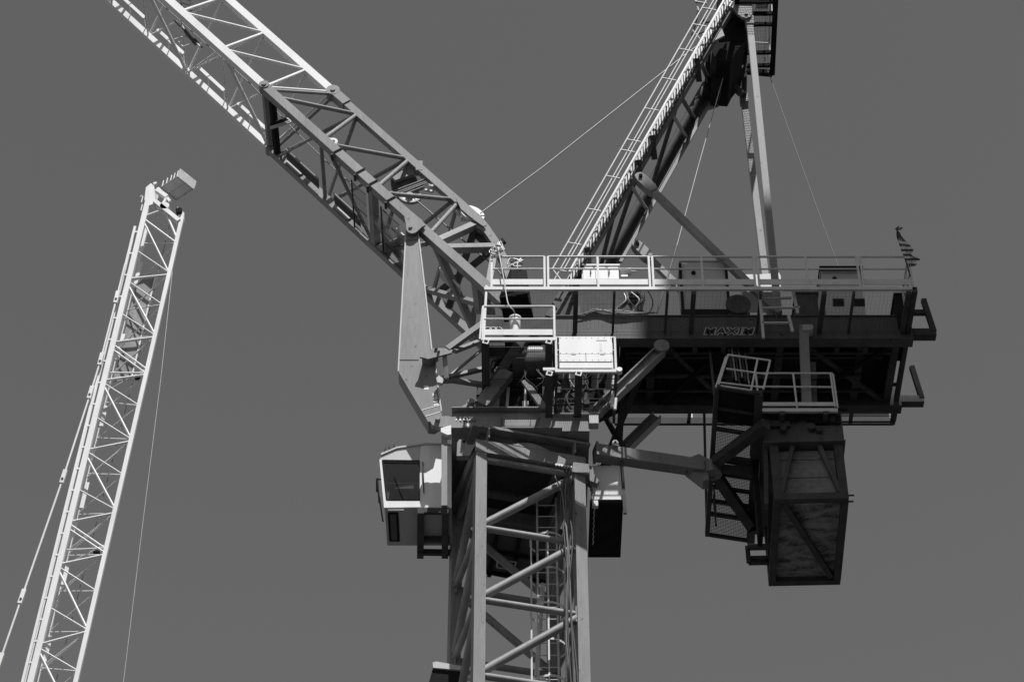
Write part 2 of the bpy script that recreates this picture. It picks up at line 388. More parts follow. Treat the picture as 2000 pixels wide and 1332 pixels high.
# ------------------------------------------------------------------ plate strut between jib and slewing platform
STY = YM - 1.05
STR = Thing('jib_strut', 'broad kinked plate strut pinned between the jib and the slewing platform', 'strut', U(850, 825, STY))
body = [(793, 450), (816, 450), (823, 505), (833, 590), (843, 680), (850, 705), (854, 745), (862, 803), (863, 815), (848, 824), (836, 823), (806, 773), (778, 725), (779, 702), (786, 575)]
STR.plate('box_plate', body, STY, 0.40, RED)
def edge(name, a, b, wpx=3.0):
    STR.put(name, MB().beam(U(a[0], a[1], STY - 0.008), U(b[0], b[1], STY - 0.008), 0.03, 0.012), GREY)
for a, b in zip([body[0], body[14], body[13]], [body[14], body[13], body[12]]): edge('edge_bead', a, b)
for a, b in zip(body[1:7], body[2:8]): edge('edge_bead', a, b)
for a, b in (((792, 470), (817, 469)), ((779, 703), (818, 703)), ((823, 801), (859, 791)), ((831, 813), (861, 804))): STR.put('weld_seam', MB().beam(U(*a, STY - 0.003), U(*b, STY - 0.003), 0.018, 0.008), STEEL if a[1] < 800 else WHT)
text_part(STR, 'number', '3107', 0.13, U(851, 781, STY - 0.005), WHT, roll=math.radians(97), xscale=1.45, offset=0.005, label='painted white number 3107 on end')
STR.plate('number_plate', [(828, 753), (837, 753), (837, 761), (828, 761)], STY - 0.004, 0.003, WHT)
br = STR.plate('bracket', [(820, 697), (823, 693), (849, 679), (868, 680), (884, 683), (882, 689), (866, 693), (836, 701), (830, 699)], STY - 0.30, 0.05, RED)
STR.plate('bracket_web', [(824, 696), (850, 682), (856, 690), (840, 700)], STY - 0.249, 0.247, RED)
STR.pin('pin', 852, 680, STY - 0.32, 0.035, 0.05, STEEL, br); STR.pin('bolt', 857, 685, STY - 0.33, 0.03, 0.06, RED, br)
STR.plate('bracket', [(852, 738), (858, 733), (866, 742), (864, 748), (854, 746)], STY - 0.2, 0.1, GREY)

# little truss tying the strut to the deck
TIE = Thing('strut_tie_frame', 'small triangular tie frame between the kinked strut and the deck front', 'frame', U(872, 738, STY))
ty = STY - 0.25; tf = STY + 0.7
for a, ya, b, yb, wd in (((874, 683), ty, (942, 634), ty, 0.13), ((868, 692), ty + .04, (872, 740), ty + .2, 0.10), ((860, 742), ty + .2, (884, 735), ty + .4, 0.10), ((884, 735), ty + .4, (945, 720), tf, 0.09),
                     ((880, 733), ty + .4, (945, 680), tf, 0.05), ((888, 686), ty, (945, 664), tf, 0.09), ((880, 742), ty + .4, (945, 752), tf, 0.10), ((856, 745), ty + .25, (882, 744), ty + .4, 0.08)):
    TIE.beam('tie_bar', U(*a, ya), U(*b, yb), wd, wd, RED)

# ------------------------------------------------------------------ the jib of the big crane
JO = U(515, 171, YA); jd = (U(943, 556, YA) - JO).normalized(); jn = V((-jd.z, 0, jd.x)); JH = 1.81
if jn.x < 0: jn = -jn
def JP(ch, s):
    p = V((JO.x, 0, JO.z)) + jd * s
    if ch == 'A': p.y = YA
    elif ch == 'C': p.y = YC
    else: p += jn * JH; p.y = YB
    return p
JIB = Thing('crane_jib', 'big triangular lattice jib, white above and grey at its foot', 'crane jib', JP('A', 9.6))
PL = 1.826
TOPS = -13 * PL
def chord(ch, s0, s1, m, wd): return JIB.beam('chord', JP(ch, s0), JP(ch, s1), wd, wd, m)
for ch, e in (('A', -0.02), ('B', 0.22), ('C', -0.02)):
    chord(ch, TOPS, e, WHT, 0.20 if ch != 'C' else 0.15)
chord('A', 0.0, 9.55, RED, 0.22); chord('C', 0.0, 9.4, RED, 0.20)
chord('B', 0.26, 5.35, RED, 0.19)
def br(name, a, b, r, m, flat=0):
    if flat: return JIB.beam(name, a, b, flat, flat, m)
    return JIB.tube(name, a, b, r, m, 8)
for k in range(13):
    s = -k * PL; s1 = s - PL; bs = s - 0.86
    if k: br('cross_brace', JP('A', s), JP('C', s), 0.022, WHT)
    a, b = (JP('A', s1), JP('C', s)) if k % 2 == 0 else (JP('C', s1), JP('A', s))
    br('diagonal_brace', a, b, 0.05 if k % 2 == 0 else 0.028, WHT)
    br('diagonal_brace', JP('A', s), JP('B', bs), 0.042, WHT); br('diagonal_brace', JP('A', s1), JP('B', bs), 0.042, WHT)
    br('diagonal_brace', JP('C', s), JP('B', bs), 0.036, WHT); br('diagonal_brace', JP('C', s1), JP('B', bs), 0.036, WHT)
    # walkway strip lying along the far chord
    w0, w1 = s1 + 0.35, s - 0.25; up = jn * 0.10; inn = V((0, -0.42, 0))
    for e, f in ((w0, w0 + 0.28 * PL), (w0 + 0.30 * PL, w1)):
        q = [JP('C', e) + up + inn, JP('C', f) + up + inn, JP('C', f) + up + V((0, -.1, 0)), JP('C', e) + up + V((0, -.1, 0))]
        wk = JIB.beam('toe_strip', q[0], q[1], 0.02, 0.09, WHT, jn)
        for t in (.97,): JIB.beam('strip_bracket', lerp(q[0], q[1], t) + V((0, .012, 0)), lerp(q[3], q[2], t), 0.02, 0.02, WHT, jn, wk)
br('diagonal_brace', JP('A', 0), JP('B', 0.22), 0.042, WHT); br('diagonal_brace', JP('C', 0), JP('B', 0.22), 0.036, WHT)
# foot section
br('diagonal_brace', JP('A', 0.12), JP('B', 0.32), 0.04, RED); br('diagonal_brace', JP('C', 0.14), JP('B', 0.36), 0.036, RED)
JIB.beam('end_post', JP('A', 0.04), JP('C', 0.04), 0.10, 0.14, RED, jn); JIB.beam('end_post', JP('A', 0.34), JP('C', 0.34), 0.12, 0.14, BLACK, jn)
for a, b in ((0.45, 1.28), (2.42, 1.28), (2.6, 3.33), (4.55, 3.38), (4.75, 5.15), (6.55, 5.3)):
    br('diagonal_brace', JP('A', a), JP('B', b), 0.055, RED)
for a, b in ((0.35, 1.28), (2.42, 1.28), (2.5, 3.33), (4.6, 3.35), (4.8, 5.15), (6.6, 5.3)):
    br('diagonal_brace', JP('C', a), JP('B', b), 0.05, RED)
br('cross_brace', JP('A', 2.36), JP('C', 2.36), 0.05, RED)
br('diagonal_brace', JP('A', 2.55), JP('C', 4.35), 0.055, RED)
br('diagonal_brace', JP('C', 0.40), JP('A', 2.2), 0.03, RED)
JIB.beam('cross_post', JP('A', 4.42), JP('C', 4.42), 0.17, 0.17, RED, jn)
br('diagonal_brace', JP('C', 4.5), JP('A', 6.4), 0, RED, 0.15)
br('diagonal_brace', JP('C', 4.6) , JP('A', 6.5) + V((0, 0.3, 0)), 0, RED, 0.10)
br('diagonal_brace', lerp(JP('A', 4.45), JP('C', 4.45), 0.5), JP('C', 6.1), 0, RED, 0.14)
br('diagonal_brace', JP('A', 6.75), JP('C', 8.4), 0, RED, 0.15)
br('diagonal_brace', JP('C', 6.2), lerp(JP('A', 8.3), JP('C', 8.3), 0.4), 0, RED, 0.12)
JIB.beam('end_post', JP('A', 8.35), JP('C', 8.6), 0.20, 0.20, RED, jn)
JIB.put('gusset_plate', MB().disc(lerp(JP('A', 8.4), JP('C', 8.4), 0.58) + V((0.1, -.1, 0)), (0, 0.7, 0.7), 0.28, 0.04, 16), RED)
# top chord bends down to the foot
bp = [JP('B', 5.35), U(930, 428, YB), U(946, 446, YB), U(968, 478, YB), U(985, 512, YB), U(1000, 560, YB)]
for a, b in zip(bp, bp[1:]): JIB.beam('chord', a, b, 0.19, 0.19, RED)
br('diagonal_brace', JP('A', 6.85), U(926, 441, YB), 0, RED, 0.17); JIB.beam('diagonal_brace', U(926, 441, YB), U(948, 450, YB), 0.2, 0.17, RED)
br('diagonal_brace', JP('A', 7.1), U(966, 484, YB), 0, RED, 0.17)
br('diagonal_brace', JP('A', 8.75), U(966, 493, YB - .15), 0, RED, 0.15)
br('diagonal_brace', JP('C', 7.2), U(930, 440, YB), 0, STEEL, 0.14); br('diagonal_brace', JP('C', 8.5), U(966, 484, YB), 0, STEEL, 0.14)
br('diagonal_brace', JP('C', 6.6), U(985, 470, YB + .2), 0, STEEL, 0.12)
JIB.plate('web_plate', [(922, 448), (946, 452), (958, 476), (945, 480), (922, 458)], YB + 0.12, 0.04, STEEL)
# pin gusset where the strut takes hold
gp = JIB.plate('pin_gusset', [(790, 424), (793, 409), (799, 409), (824, 430), (831, 440), (824, 443), (818, 449), (812, 454), (805, 456), (798, 454), (794, 449), (793, 440)], YA - 0.19, 0.05, RED)
JIB.pin('pin', 802, 443, YA - 0.205, 0.045, 0.04, RED, gp)
JIB.plate('pin_gusset', [(790, 424), (793, 411), (799, 411), (823, 432), (829, 441), (821, 444), (809, 453), (796, 450)], YA + 0.42, 0.04, RED)
for k, s in enumerate((3.05, 3.95, 4.45, 5.15)):
    JIB.put('pipe_clamp', MB().beam(JP('A', s) - jn * 0.12 + V((0, -.13, 0)), JP('A', s) + jn * 0.15 + V((0, -.13, 0)), 0.02, 0.03), STEEL)
    JIB.put('pipe_clamp', MB().beam(JP('A', s) - jn * 0.16 + V((0, -.1, 0)), JP('A', s) - jn * 0.16 + V((0, .1, 0)), 0.05, 0.06), STEEL)
for ch, s in (('B', 0.28), ('A', 0.03), ('C', 0.03)):
    c = JP(ch, s)
    k_ = JIB.put('joint_knuckle', MB().disc(c, (0, 1, 0), 0.17 if ch == 'B' else 0.125, 0.26, 16), RED); JIB.put('pin', MB().disc(c + V((0, -.14, 0)), (0, 1, 0), 0.06, 0.04, 10), RED, k_)
JIB.beam('joint_knuckle', JP('B', 0.28), JP('B', 0.85), 0.23, 0.25, RED)
# maintenance cage of bars, walkway along the foot section
def bp2(s, y): return V((JP('A', s).x, YA + y, JP('A', s).z))
for s0, s1, nm in ((3.75, 4.3, 0), (4.9, 5.6, 1)):
    cm = MB()
    for k in range(14):
        t = s0 + (s1 - s0) * (k + .5) / 14; cm.beam(bp2(t, 0.28) - jn * .12, bp2(t, 1.78) - jn * .12, 0.004, 0.004, jn)
    for k in range(34): cm.beam(bp2(s0, .3 + k * .044) - jn * .12, bp2(s1, .3 + k * .044) - jn * .12, 0.004, 0.004, jn)
    cg = JIB.put('cage_mesh', cm, STEEL, kind='stuff')
    for k in range(5):
        y = 0.3 + k * 0.36
        JIB.beam('cage_bar', bp2(s0, y) - jn * .13, bp2(s1, y) - jn * .13, 0.02, 0.02, STEEL, jn, cg)
    JIB.beam('cage_bar', bp2(s0, 0.25) - jn * .13, bp2(s0, 1.8) - jn * .13, 0.03, 0.03, STEEL, jn, cg)
for s0, s1 in ((0.75, 2.1), (2.75, 3.8), (5.3, 6.25), (6.95, 7.7)):
    y = 0.75 if s0 > 5 else 1.5
    q = [bp2(s0, y), bp2(s1, y), bp2(s1, y + .33), bp2(s0, y + .33)]
    wk = JIB.put('walkway_panel', MB().prism(q, jn * 0.02), STEEL if s0 < 5 else GREY)
    JIB.beam('toe_strip', q[0], q[1], 0.06, 0.03, WHT if s0 > 5 else RED, jn, wk)
for s in (0.75, 2.75):
    JIB.beam('splice_plate', JP('C', s) + V((0, -.13, 0)), JP('C', s + .62) + V((0, -.13, 0)), 0.14, 0.02, GREY)
# lifting shackle and clamp at the head of the foot section
JIB.put('shackle', MB().ring(U(650, 278, YA + .1), (0, 1, 0), 0.06, 0.12, 0.06, 14), WHT)
JIB.beam('shackle_arm', U(636, 270, YA + .1), U(650, 276, YA + .1), 0.08, 0.05, WHT)
for k in range(4): JIB.tube('hose_fitting', U(528, 243 + k * 3, YA + .3), U(560 + 3 * k, 232 + 2.5 * k, YA + .3), 0.022, BLACK if k < 2 else GALV, 8)
JIB.plate('bracket', [(540, 236), (562, 226), (572, 236), (548, 246)], YA + 0.35, 0.04, GREY)

# small catwalk trolley high on the jib
TRL = Thing('maintenance_trolley', 'little hanging maintenance frame inside the white part of the jib', 'trolley', U(366, 62, YA + .5))
for a, b, r in (((341, 41), (395, 93), .025), ((352, 45), (363, 68), .035), ((363, 60), (384, 86), .07), ((368, 66), (390, 92), .03)): TRL.tube('bar', U(*a, YA + .5), U(*b, YA + .6), r, STEEL if r < .03 or r > .06 else WHT)
fr = [(340, 78), (363, 71), (380, 84), (357, 92), (347, 80)]
for a, b in zip(fr, fr[1:]): TRL.tube('bar', U(*a, YA + .6), U(*b, YA + .6), .018, RAIL)
LAD2 = Thing('jib_access_ladder', 'short dark access ladder hung in the white part of the jib', 'ladder', U(375, 20, YC))
for x in (353, 372): LAD2.tube('ladder_rail', U(x, -60, YC - .4), U(x + 1, 12 + (x - 353) * 0.5, YC - .4), 0.02, STEEL)
for y in (-12, -3, 6): LAD2.tube('ladder_rung', U(353, y, YC - .4), U(373, y + 5, YC - .4), 0.014, STEEL)
LAD2.tube('ladder_rail', U(373, 15, YC - .4), U(385, 11, YB + .3), 0.03, WHT)

# sheaves and winch parts carried in the jib foot
SHB = Thing('jib_winch_frame', 'beam frame with hooded motor and half-round sheave inside the jib foot', 'winch', U(800, 370, YB))
SHB.plate('hood', [(765, 345), (775, 335), (800, 326), (813, 336), (808, 340), (772, 352)], YB + 0.05, 0.35, RED)
SHB.plate('motor', [(762, 342), (767, 340), (768, 352), (805, 342), (815, 350), (780, 368), (766, 362)], YB + 0.15, 0.3, STEEL)
for dy in (0, 9): SHB.ibeam('frame_beam', U(756, 383 + dy, YB), U(838, 352 + dy * 0.9, YB), 0.10, 0.10, RED)
shv = SHB.put('sheave', MB().disc(U(800, 384, YB + .02), (-0.1, 1, -0.12), 0.27, 0.05, 28), GREY)
SHB.put('sheave_rim', MB().ring(U(800, 384, YB + .02), (-0.1, 1, -0.12), 0.22, 0.275, 0.075, 28), RED, shv)
SHB.put('hub', MB().disc(U(800, 383, YB - .04), (-0.1, 1, -0.12), 0.09, 0.1, 14), RED, shv)
SHB.put('hub_cap', MB().disc(U(800, 382, YB - .09), (-0.1, 1, -0.12), 0.045, 0.06, 12), RED, shv)
SHB.put('motor_end', MB().disc(U(838, 368, YB), (0.6, 0.6, 0.2), 0.10, 0.2, 14), GREY)
for x, y in ((832, 372), (842, 374), (844, 364)): SHB.put('bolt', MB().disc(U(x, y, YB - .08), (0, 1, 0), 0.035, 0.06, 8), GREY)
SHB.box('valve_block', U(812, 332, YB - .1), U(826, 326, YB + .1), RED)
SH2 = Thing('jib_rope_sheave', 'pale rope sheave in an angled bracket on the top chord of the jib', 'sheave', U(920, 415, YB))
for dy in (-0.16, 0.16): SH2.plate('cheek_plate', [(890, 386), (896, 388), (918, 408), (940, 428), (950, 440), (944, 442), (924, 428), (900, 408)], YB + dy, 0.03, RED)
SH2.put('sheave', MB().disc(U(922, 418, YB), (-0.35, 1, -0.2), 0.30, 0.06, 28), RAIL)
SH2.put('sheave', MB().disc(U(905, 416, YB + .1), (-0.75, 1, -0.2), 0.26, 0.05, 28), RAIL)
SH2.box('bracket', U(900, 424, YB - .1), U(914, 419, YB + .05), RAIL)

# ------------------------------------------------------------------ ropes
def rope(pts, r, m, label, n=6): return solo('wire_rope', MB().path(pts, r, n), m, label, 'rope', pts[-1])
rope([U(1400, 62, YB), U(1335, 110, YB), U(1060, 327, YB), U(938, 417, YB)], 0.017, ROPE, 'pale luffing rope from the gantry head down to the jib sheave')
rope([U(1424, 110, YB), U(1362, 332, YB), U(1322, 480, YB)], 0.012, ROPE, 'straight pale rope dropping from gantry head to the grey cabinet')
rope([U(1322, 480, YB), U(1302, 548, YB), U(1283, 612, YB)], 0.02, DARKROPE, 'dark rope end entering the winch beside the grey cabinet')  # lower length in the darker rope material
rope([U(1490, 100, YB + .8), U(1500, 140, YB + .8), U(1557, 300, YB + .8), U(1640, 528, YB + .8)], 0.009, DARKROPE, 'thin dark rope slanting from the gantry platform to the pale cabinet')
rope([JP('A', TOPS) + V((.2, .7, 0)), U(490, 20 + 145, YA + .7), U(575, 255, YA + .7), U(640, 318, YA + .7), U(700, 372, YA + .7)], 0.012, DARKROPE, 'thin dark cable strung along inside the jib below the near chord')
rope([U(804, 384, YB), U(905, 470, YB), U(960, 515, YB), U(1000, 560, YB)], 0.018, DARKROPE, 'dark hoist rope running from the half-round sheave to the deck')

# ------------------------------------------------------------------ gantry (A-frame) with its stair
GAN = Thing('crane_gantry', 'leaning two-legged gantry with white stair rising from the machinery deck', 'gantry', V((U(1128, 540, YN).x, YM, BT)))
def extend(a, b, z): t = (z - a.z) / (b.z - a.z); return a + (b - a) * t
g0, g1 = U(1424, 20, YN), U(1140, 510, YN); gfoot = extend(g0, g1, BT)
h0, h1 = U(1397, 165, YF), U(1195, 515, YF); hfoot = extend(h0, h1, BT)
GAN.beam('leg', g0, gfoot, 0.20, 0.24, RED_SHADE)  # darkened paint stands for the stair's shade on this leg
GAN.beam('leg', h0 + (h0 - h1) * 0.1, hfoot, 0.27, 0.26, RED_SHADE)
GAN.beam('lit_face_strip', U(1402, 175, YF - .16), U(1212, 512, YF - .16), 0.08, 0.05, RED)  # paler strip stands for the sunlit face of the darkened leg
GAN.tube('leg_pipe', U(1378, 165, YF - .3), U(1188, 505, YF - .3), 0.10, STEEL, 10)
def gl(t): return lerp(g0, gfoot, t)
def hl(t): return lerp(h0, hfoot, t)
for a, b in ((0.30, 0.42), (0.66, 0.72), (0.52, 0.68), (0.30, 0.13), (0.80, 0.98), (0.18, 0.02)):
    GAN.tube('lattice_brace', gl(a), hl(b), 0.055, STEEL, 8)
GAN.tube('lattice_brace', U(1312, 222, YN), U(1340, 268, YF - .2), 0.045, RED); GAN.tube('lattice_brace', U(1232, 362, YN), U(1262, 408, YF - .2), 0.045, RED)
for t in (0.21, 0.47, 0.55, 0.82):
    GAN.beam('hanger', gl(t) + V((0.03, -.25, 0.1)), gl(t) + V((0.10, .2, -.25)), 0.12, 0.14, STEEL)
# stair: treads between two stringers
SYN = YN - 0.42
s0, s1 = U(1418, -6, SYN), U(1112, 531, SYN)
s0 = s0 + (s0 - s1) * 0.05; wv = V((0, 0.46, 0))
sd = (s1 - s0).normalized(); slen = (s1 - s0).length; sn = V((-sd.z, 0, sd.x)); sn = sn if sn.z > 0 else -sn
STN = GAN.beam('stair_stringer', s0, s1, 0.045, 0.03, RAIL) 
nt_ = 64
wv2 = V((0, 0.22, 0)); dxs = (s1.x - s0.x) / nt_; dzs = (s1.z - s0.z) / nt_
for k in range(nt_):
    p = s0 + (s1 - s0) * (k / nt_) + wv2; q = p + V((dxs * .66, 0, dzs * .66))
    GAN.put('infill_slat', MB().prism([p + V((0, 0, .10)), q + V((0, 0, .10)), q + V((0, 0, -.27)), p + V((0, 0, -.27))], (0, .012, 0)), GREY, STN)
    if k % 4 == 0: GAN.box('tread', p + V((-.01, -.2, -.14)), p + V((.02, .2, -.12)), STEEL, STN)
GAN.beam('stair_stringer', s0 + wv + V((0, 0, -.12)), s1 + wv + V((0, 0, -.12)), 0.035, 0.03, RAIL)
hr0, hr1 = U(1384, -6, SYN), U(1079, 526, SYN); hr0 = hr0 + (hr0 - hr1) * .05
HR = GAN.tube('handrail', hr0, hr1, 0.022, RAIL)
m0, m1 = U(1403, -3, SYN), U(1100, 529, SYN); 
GAN.tube('midrail', m0, m1, 0.018, RAIL)
GAN.tube('handrail', hr0 + wv, hr1 + wv, 0.02, RAIL); GAN.tube('conduit', m0 + wv * .6 + V((.1, 0, 0)), m1 + wv * .6 + V((.1, 0, 0)), 0.02, GALV)
for y in (16, 48, 96, 153, 212, 273, 293, 344, 408, 474, 526):
    x = 1381 - (y / 526) * 302
    GAN.tube('rail_post', U(x, y, SYN), U(x + 27, y + 5, SYN), 0.02, RAIL, 6, HR)
GAN.tube('rail_post', U(1079, 526, SYN), U(1096, 548, SYN), 0.02, RAIL, 6, HR)
# gantry head
HDY = YM - 0.55
GAN.plate('head_box', [(1418, 10), (1452, 35), (1455, 80), (1436, 104), (1428, 120), (1400, 118), (1390, 100), (1412, 60)], HDY, 1.5, BLACK)
GAN.plate('head_box', [(1398, 112), (1424, 120), (1414, 148), (1402, 180), (1388, 176), (1392, 130)], YM, 0.5, BLACK)
GAN.plate('cheek_plate', [(1396, 64), (1408, 51), (1415, 70), (1410, 72), (1388, 84)], YN - .1, 0.06, RED)
GAN.beam('head_post', U(1384, 95, YM + .6), U(1380, 192, YM + .6), 0.13, 0.15, BLACK)
GAN.beam('head_beam', U(1416, 152, YF - .5), U(1448, 184, YF - .3), 0.14, 0.14, STEEL)
GAN.beam('head_beam', U(1455, 70, YF - .6), U(1453, 186, YF - .2), 0.13, 0.16, STEEL)
GAN.beam('head_beam', U(1408, 96, YM), U(1452, 101, YM + .3), 0.06, 0.08, RAIL); GAN.beam('head_beam', U(1425, 128, YM), U(1450, 130, YM + .3), 0.06, 0.08, RAIL)
GAN.plate('sheave_guard', [(1384, 200), (1392, 190), (1404, 206), (1384, 213)], YF - .3, 0.06, RED)
tp = GAN.plate('top_plate', [(1428, 13), (1440, 6), (1468, 4), (1469, 28), (1464, 34), (1457, 36), (1450, 34), (1440, 27)], YN - .16, 0.08, RED)
GAN.pin('pin', 1458, 27, YN - .17, 0.045, 0.05, RED, tp)
GAN.plate('head_box', [(1405, -60), (1470, -60), (1470, 6), (1414, 12)], YN + .1, 1.6, STEEL)
for a, b in (((1352, -20), (1364, 22)), ((1357, 4), (1380, 8)), ((1364, 22), (1358, 46)), ((1352, 60), (1372, 84)), ((1358, 46), (1352, 70))): GAN.tube('guard_rail', U(*a, YM + .2), U(*b, YM + .3), 0.03, RAIL if a[1] % 4 == 0 else STEEL)
GAN.plate('grating_plate', [(1366, -30), (1400, -30), (1396, 40), (1370, 46)], YM + .5, 0.05, STEEL)
for dx in range(4): GAN.plate('cheek_plate', [(1362 + dx * 9, 52 + dx * 4), (1378 + dx * 9, 48 + dx * 4), (1376 + dx * 8, 62 + dx * 4), (1364 + dx * 8, 66 + dx * 4)], YM - .2 + .15 * dx, 0.04, RED if dx % 2 else STEEL)
# platform at the gantry head seen from below
PZ = U(1512, 0, YM - 1.3).z
def pl(px, py): return UZ(px, py, PZ)
c_ = [pl(1440, -30), pl(1516, -30), pl(1508, 141), pl(1436, 134)]
m_ = MB()
for k in range(24):
    t = (k + .5) / 24; m_.beam(lerp(c_[0], c_[1], t), lerp(c_[3], c_[2], t), 0.005, 0.02, (0, 0, 1))
for k in range(60):
    t = (k + .5) / 60; m_.beam(lerp(c_[0], c_[3], t), lerp(c_[1], c_[2], t), 0.004, 0.012, (0, 0, 1))
GAN.put('platform_grating', m_, STEEL)
for a, b in ((c_[1], c_[2]), (c_[0], c_[3]), (c_[3], c_[2])): GAN.beam('platform_beam', a - V((0, 0, .07)), b - V((0, 0, .07)), 0.12, 0.14, BLACK, (0, 0, 1))
for y in (2, 25, 46, 101, 126): GAN.beam('platform_joist', pl(1440, y) - V((0, 0, .06)), pl(1511, y - 1) - V((0, 0, .06)), 0.07, 0.1, BLACK, (0, 0, 1))
for x, y in ((1515, -20), (1512, 60), (1508, 140), (1474, 138)):
    p = pl(x, y); GAN.tube('guard_post', p, p + V((0, 0, 1.1)), 0.022, RAIL)
GAN.tube('guard_rail', pl(1515, -20) + V((0, 0, 1.1)), pl(1508, 140) + V((0, 0, 1.1)), 0.022, RAIL); GAN.tube('guard_rail', pl(1508, 140) + V((0, 0, 1.1)), pl(1474, 138) + V((0, 0, 1.1)), 0.022, RAIL)
GAN.box('panel', pl(1478, 12) + V((0, 0, .1)), pl(1500, 22) + V((0, 0, .35)), GREY)

# bars tying the gantry back to the deck
for k, (a, b, Y, lab) in enumerate((((1463, 36), (1513, 540), YN, 'long grey back stay bar standing at the street side of the deck'), ((1452, 188), (1497, 560), YF, 'long pale back stay bar on the far side of the deck'))):
    p, q = U(*a, Y), U(*b, Y); q = extend(p, q, BT)
    st = Thing('back_stay', lab, 'stay bar', q, 'back stays of the gantry')
    st.beam('bar', p, q, 0.155, 0.15, RED)
    st.beam('fork_end', p, lerp(p, q, 0.03), 0.2, 0.20, RED)
    st.beam('edge_weld', p + V((-.08, -.05, 0)), q + V((-.08, -.05, 0)), 0.012, 0.012, GREY)
    if k: st.plate('foot_plate', [(1450, 570), (1450, 536), (1480, 536), (1522, 533), (1525, 540), (1525, 570)], YM + .5, 0.7, GREY)
for k, (a, b, Y, lab) in enumerate((((1250, 350), (1456, 549), YN - .2, 'long slanting gantry strut on the street side of the deck'), ((1244, 482), (1330, 566), YF - .2, 'slanting gantry strut on the far side of the deck'))):
    p, q = U(*a, Y), U(*b, Y); q = extend(p, q, BT)
    st = Thing('gantry_strut', lab, 'strut', q, 'slanting struts of the gantry')
    st.beam('bar', lerp(p, q, .04), q, 0.15, 0.15, RED)
    d = (q - p).normalized(); n_ = V((-d.z, 0, d.x))
    pts = [p - d * .1 + n_ * .09, p - d * .13, p - d * .1 - n_ * .09, p + d * .05 - n_ * .13, p + d * .42 - n_ * .13, p + d * .55 - n_ * .085, p + d * .55 + n_ * .085, p + d * .42 + n_ * .13, p + d * .05 + n_ * .13]
    e = st.put('eye_plate', MB().prism([x + V((0, -.10, 0)) for x in pts], (0, .20, 0)), RED)
    st.put('pin', MB().disc(p + d * .02 + V((0, -.12, 0)), (0, 1, 0), 0.045, 0.06, 10), BLACK, e)

# ------------------------------------------------------------------ machinery deck
ZB = U(1300, 661, YN - .14).z
x0 = U(1085, 660, YN).x; x1 = U(1782, 660, YN).x
DECK = Thing('machinery_deck', 'long machinery deck with white railings and dark chassis beams', 'crane deck', V((MC.x, YM, DZ)))
for Y, nm in ((YN, 0), (YF, 1)):
    s = -1 if nm == 0 else 1
    xx0 = x0 if nm == 0 else U(1200, 800, YF).x
    DECK.box('beam_web', (xx0, Y - .12, ZB + .041), (x1, Y + .12, BT - .02), RED_SHADE if nm == 0 else STEEL)
    DECK.box('beam_flange', (xx0, Y - .14, ZB), (x1, Y + .14, ZB + .04), RED_SHADE if nm == 0 else STEEL)
    DECK.box('beam_flange', (xx0, Y - .16, BT - .019), (x1, Y + .16, BT), RED_SHADE if nm == 0 else STEEL)
    DECK.beam('outrigger_bar', V((x1 - .35, Y, DZ - .02)), V((x1 + .52, Y, DZ - .02)), 0.19, 0.2, STEEL)
    DECK.beam('upright_bar', V((x1 + .48, Y - .05, DZ + .0)), V((x1 + .36, Y - .05, DZ + .98)), 0.11, 0.12, STEEL if nm == 0 else BLACK)  # far upright coloured black in place of shade that does not reach it
    if nm == 0: DECK.beam('tie_bar', V((x1 - .2, Y, DZ + .64)), V((x1 + .47, Y, DZ + .64)), 0.11, 0.1, STEEL)
# dark floor plates and cross beams seen from below
DECK.box('floor_plate', (U(1215, 700, YN).x, YN + .02, DZ + .1), (x1 - .25, YF - .02, DZ + .13), BLACK)  # near-black colour carries the shade under the deck
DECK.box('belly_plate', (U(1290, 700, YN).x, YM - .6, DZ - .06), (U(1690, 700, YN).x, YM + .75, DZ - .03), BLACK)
for px in (1278, 1436, 1530, 1690, 1758):
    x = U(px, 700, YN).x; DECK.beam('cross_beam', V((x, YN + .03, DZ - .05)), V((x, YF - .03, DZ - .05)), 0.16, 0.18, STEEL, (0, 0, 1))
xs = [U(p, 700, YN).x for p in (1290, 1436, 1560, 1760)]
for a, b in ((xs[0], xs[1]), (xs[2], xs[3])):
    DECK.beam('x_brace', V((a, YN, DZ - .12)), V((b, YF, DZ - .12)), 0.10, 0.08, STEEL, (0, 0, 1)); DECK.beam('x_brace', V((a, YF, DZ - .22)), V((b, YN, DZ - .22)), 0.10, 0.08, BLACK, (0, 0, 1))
for k, (y_, r_) in enumerate(((YN + .45, .03), (YN + .6, .022), (YF - .5, .035), (YM + .1, .05))):
    DECK.tube('pipe_run', V((U(1225, 700, YN).x, y_, DZ - .16)), V((x1 - .4 - .2 * k, y_, DZ - .16)), r_, STEEL)
for k in range(8):
    x = U(1300 + k * 56, 700, YN).x; DECK.box('bracket', (x, YN + .14, ZB - .02), (x + .1, YN + .3, ZB + .12), STEEL)
# walkway street side
rx = lambda px: U(px, 562, YD).x
wx0, wx1 = rx(946), rx(1787)
DECK.box('edge_beam', (wx0, YD, DZ - .05), (wx1, YD + .06, DZ + .03), RAIL)
m_ = MB()
for k in range(30):
    y = YD + .08 + k * .042; m_.box((wx0, y, DZ), (wx1, y + .002, DZ + .004))
for k in range(110):
    x = wx0 + (wx1 - wx0) * (k + .5) / 110; m_.box((x, YD + .07, DZ - .005), (x + .002, YN - .17, DZ - .001))
DECK.put('walkway_grating', m_, STEEL, kind='stuff')
for px in (1125, 1200, 1304, 1355, 1486, 1610, 1668, 1775): DECK.beam('walkway_joist', V((rx(px), YD + .062, DZ - .08)), V((rx(px), YN - .155, DZ - .08)), 0.10 if px in (1125, 1355, 1610, 1775) else 0.05, 0.11, STEEL, (0, 0, 1))
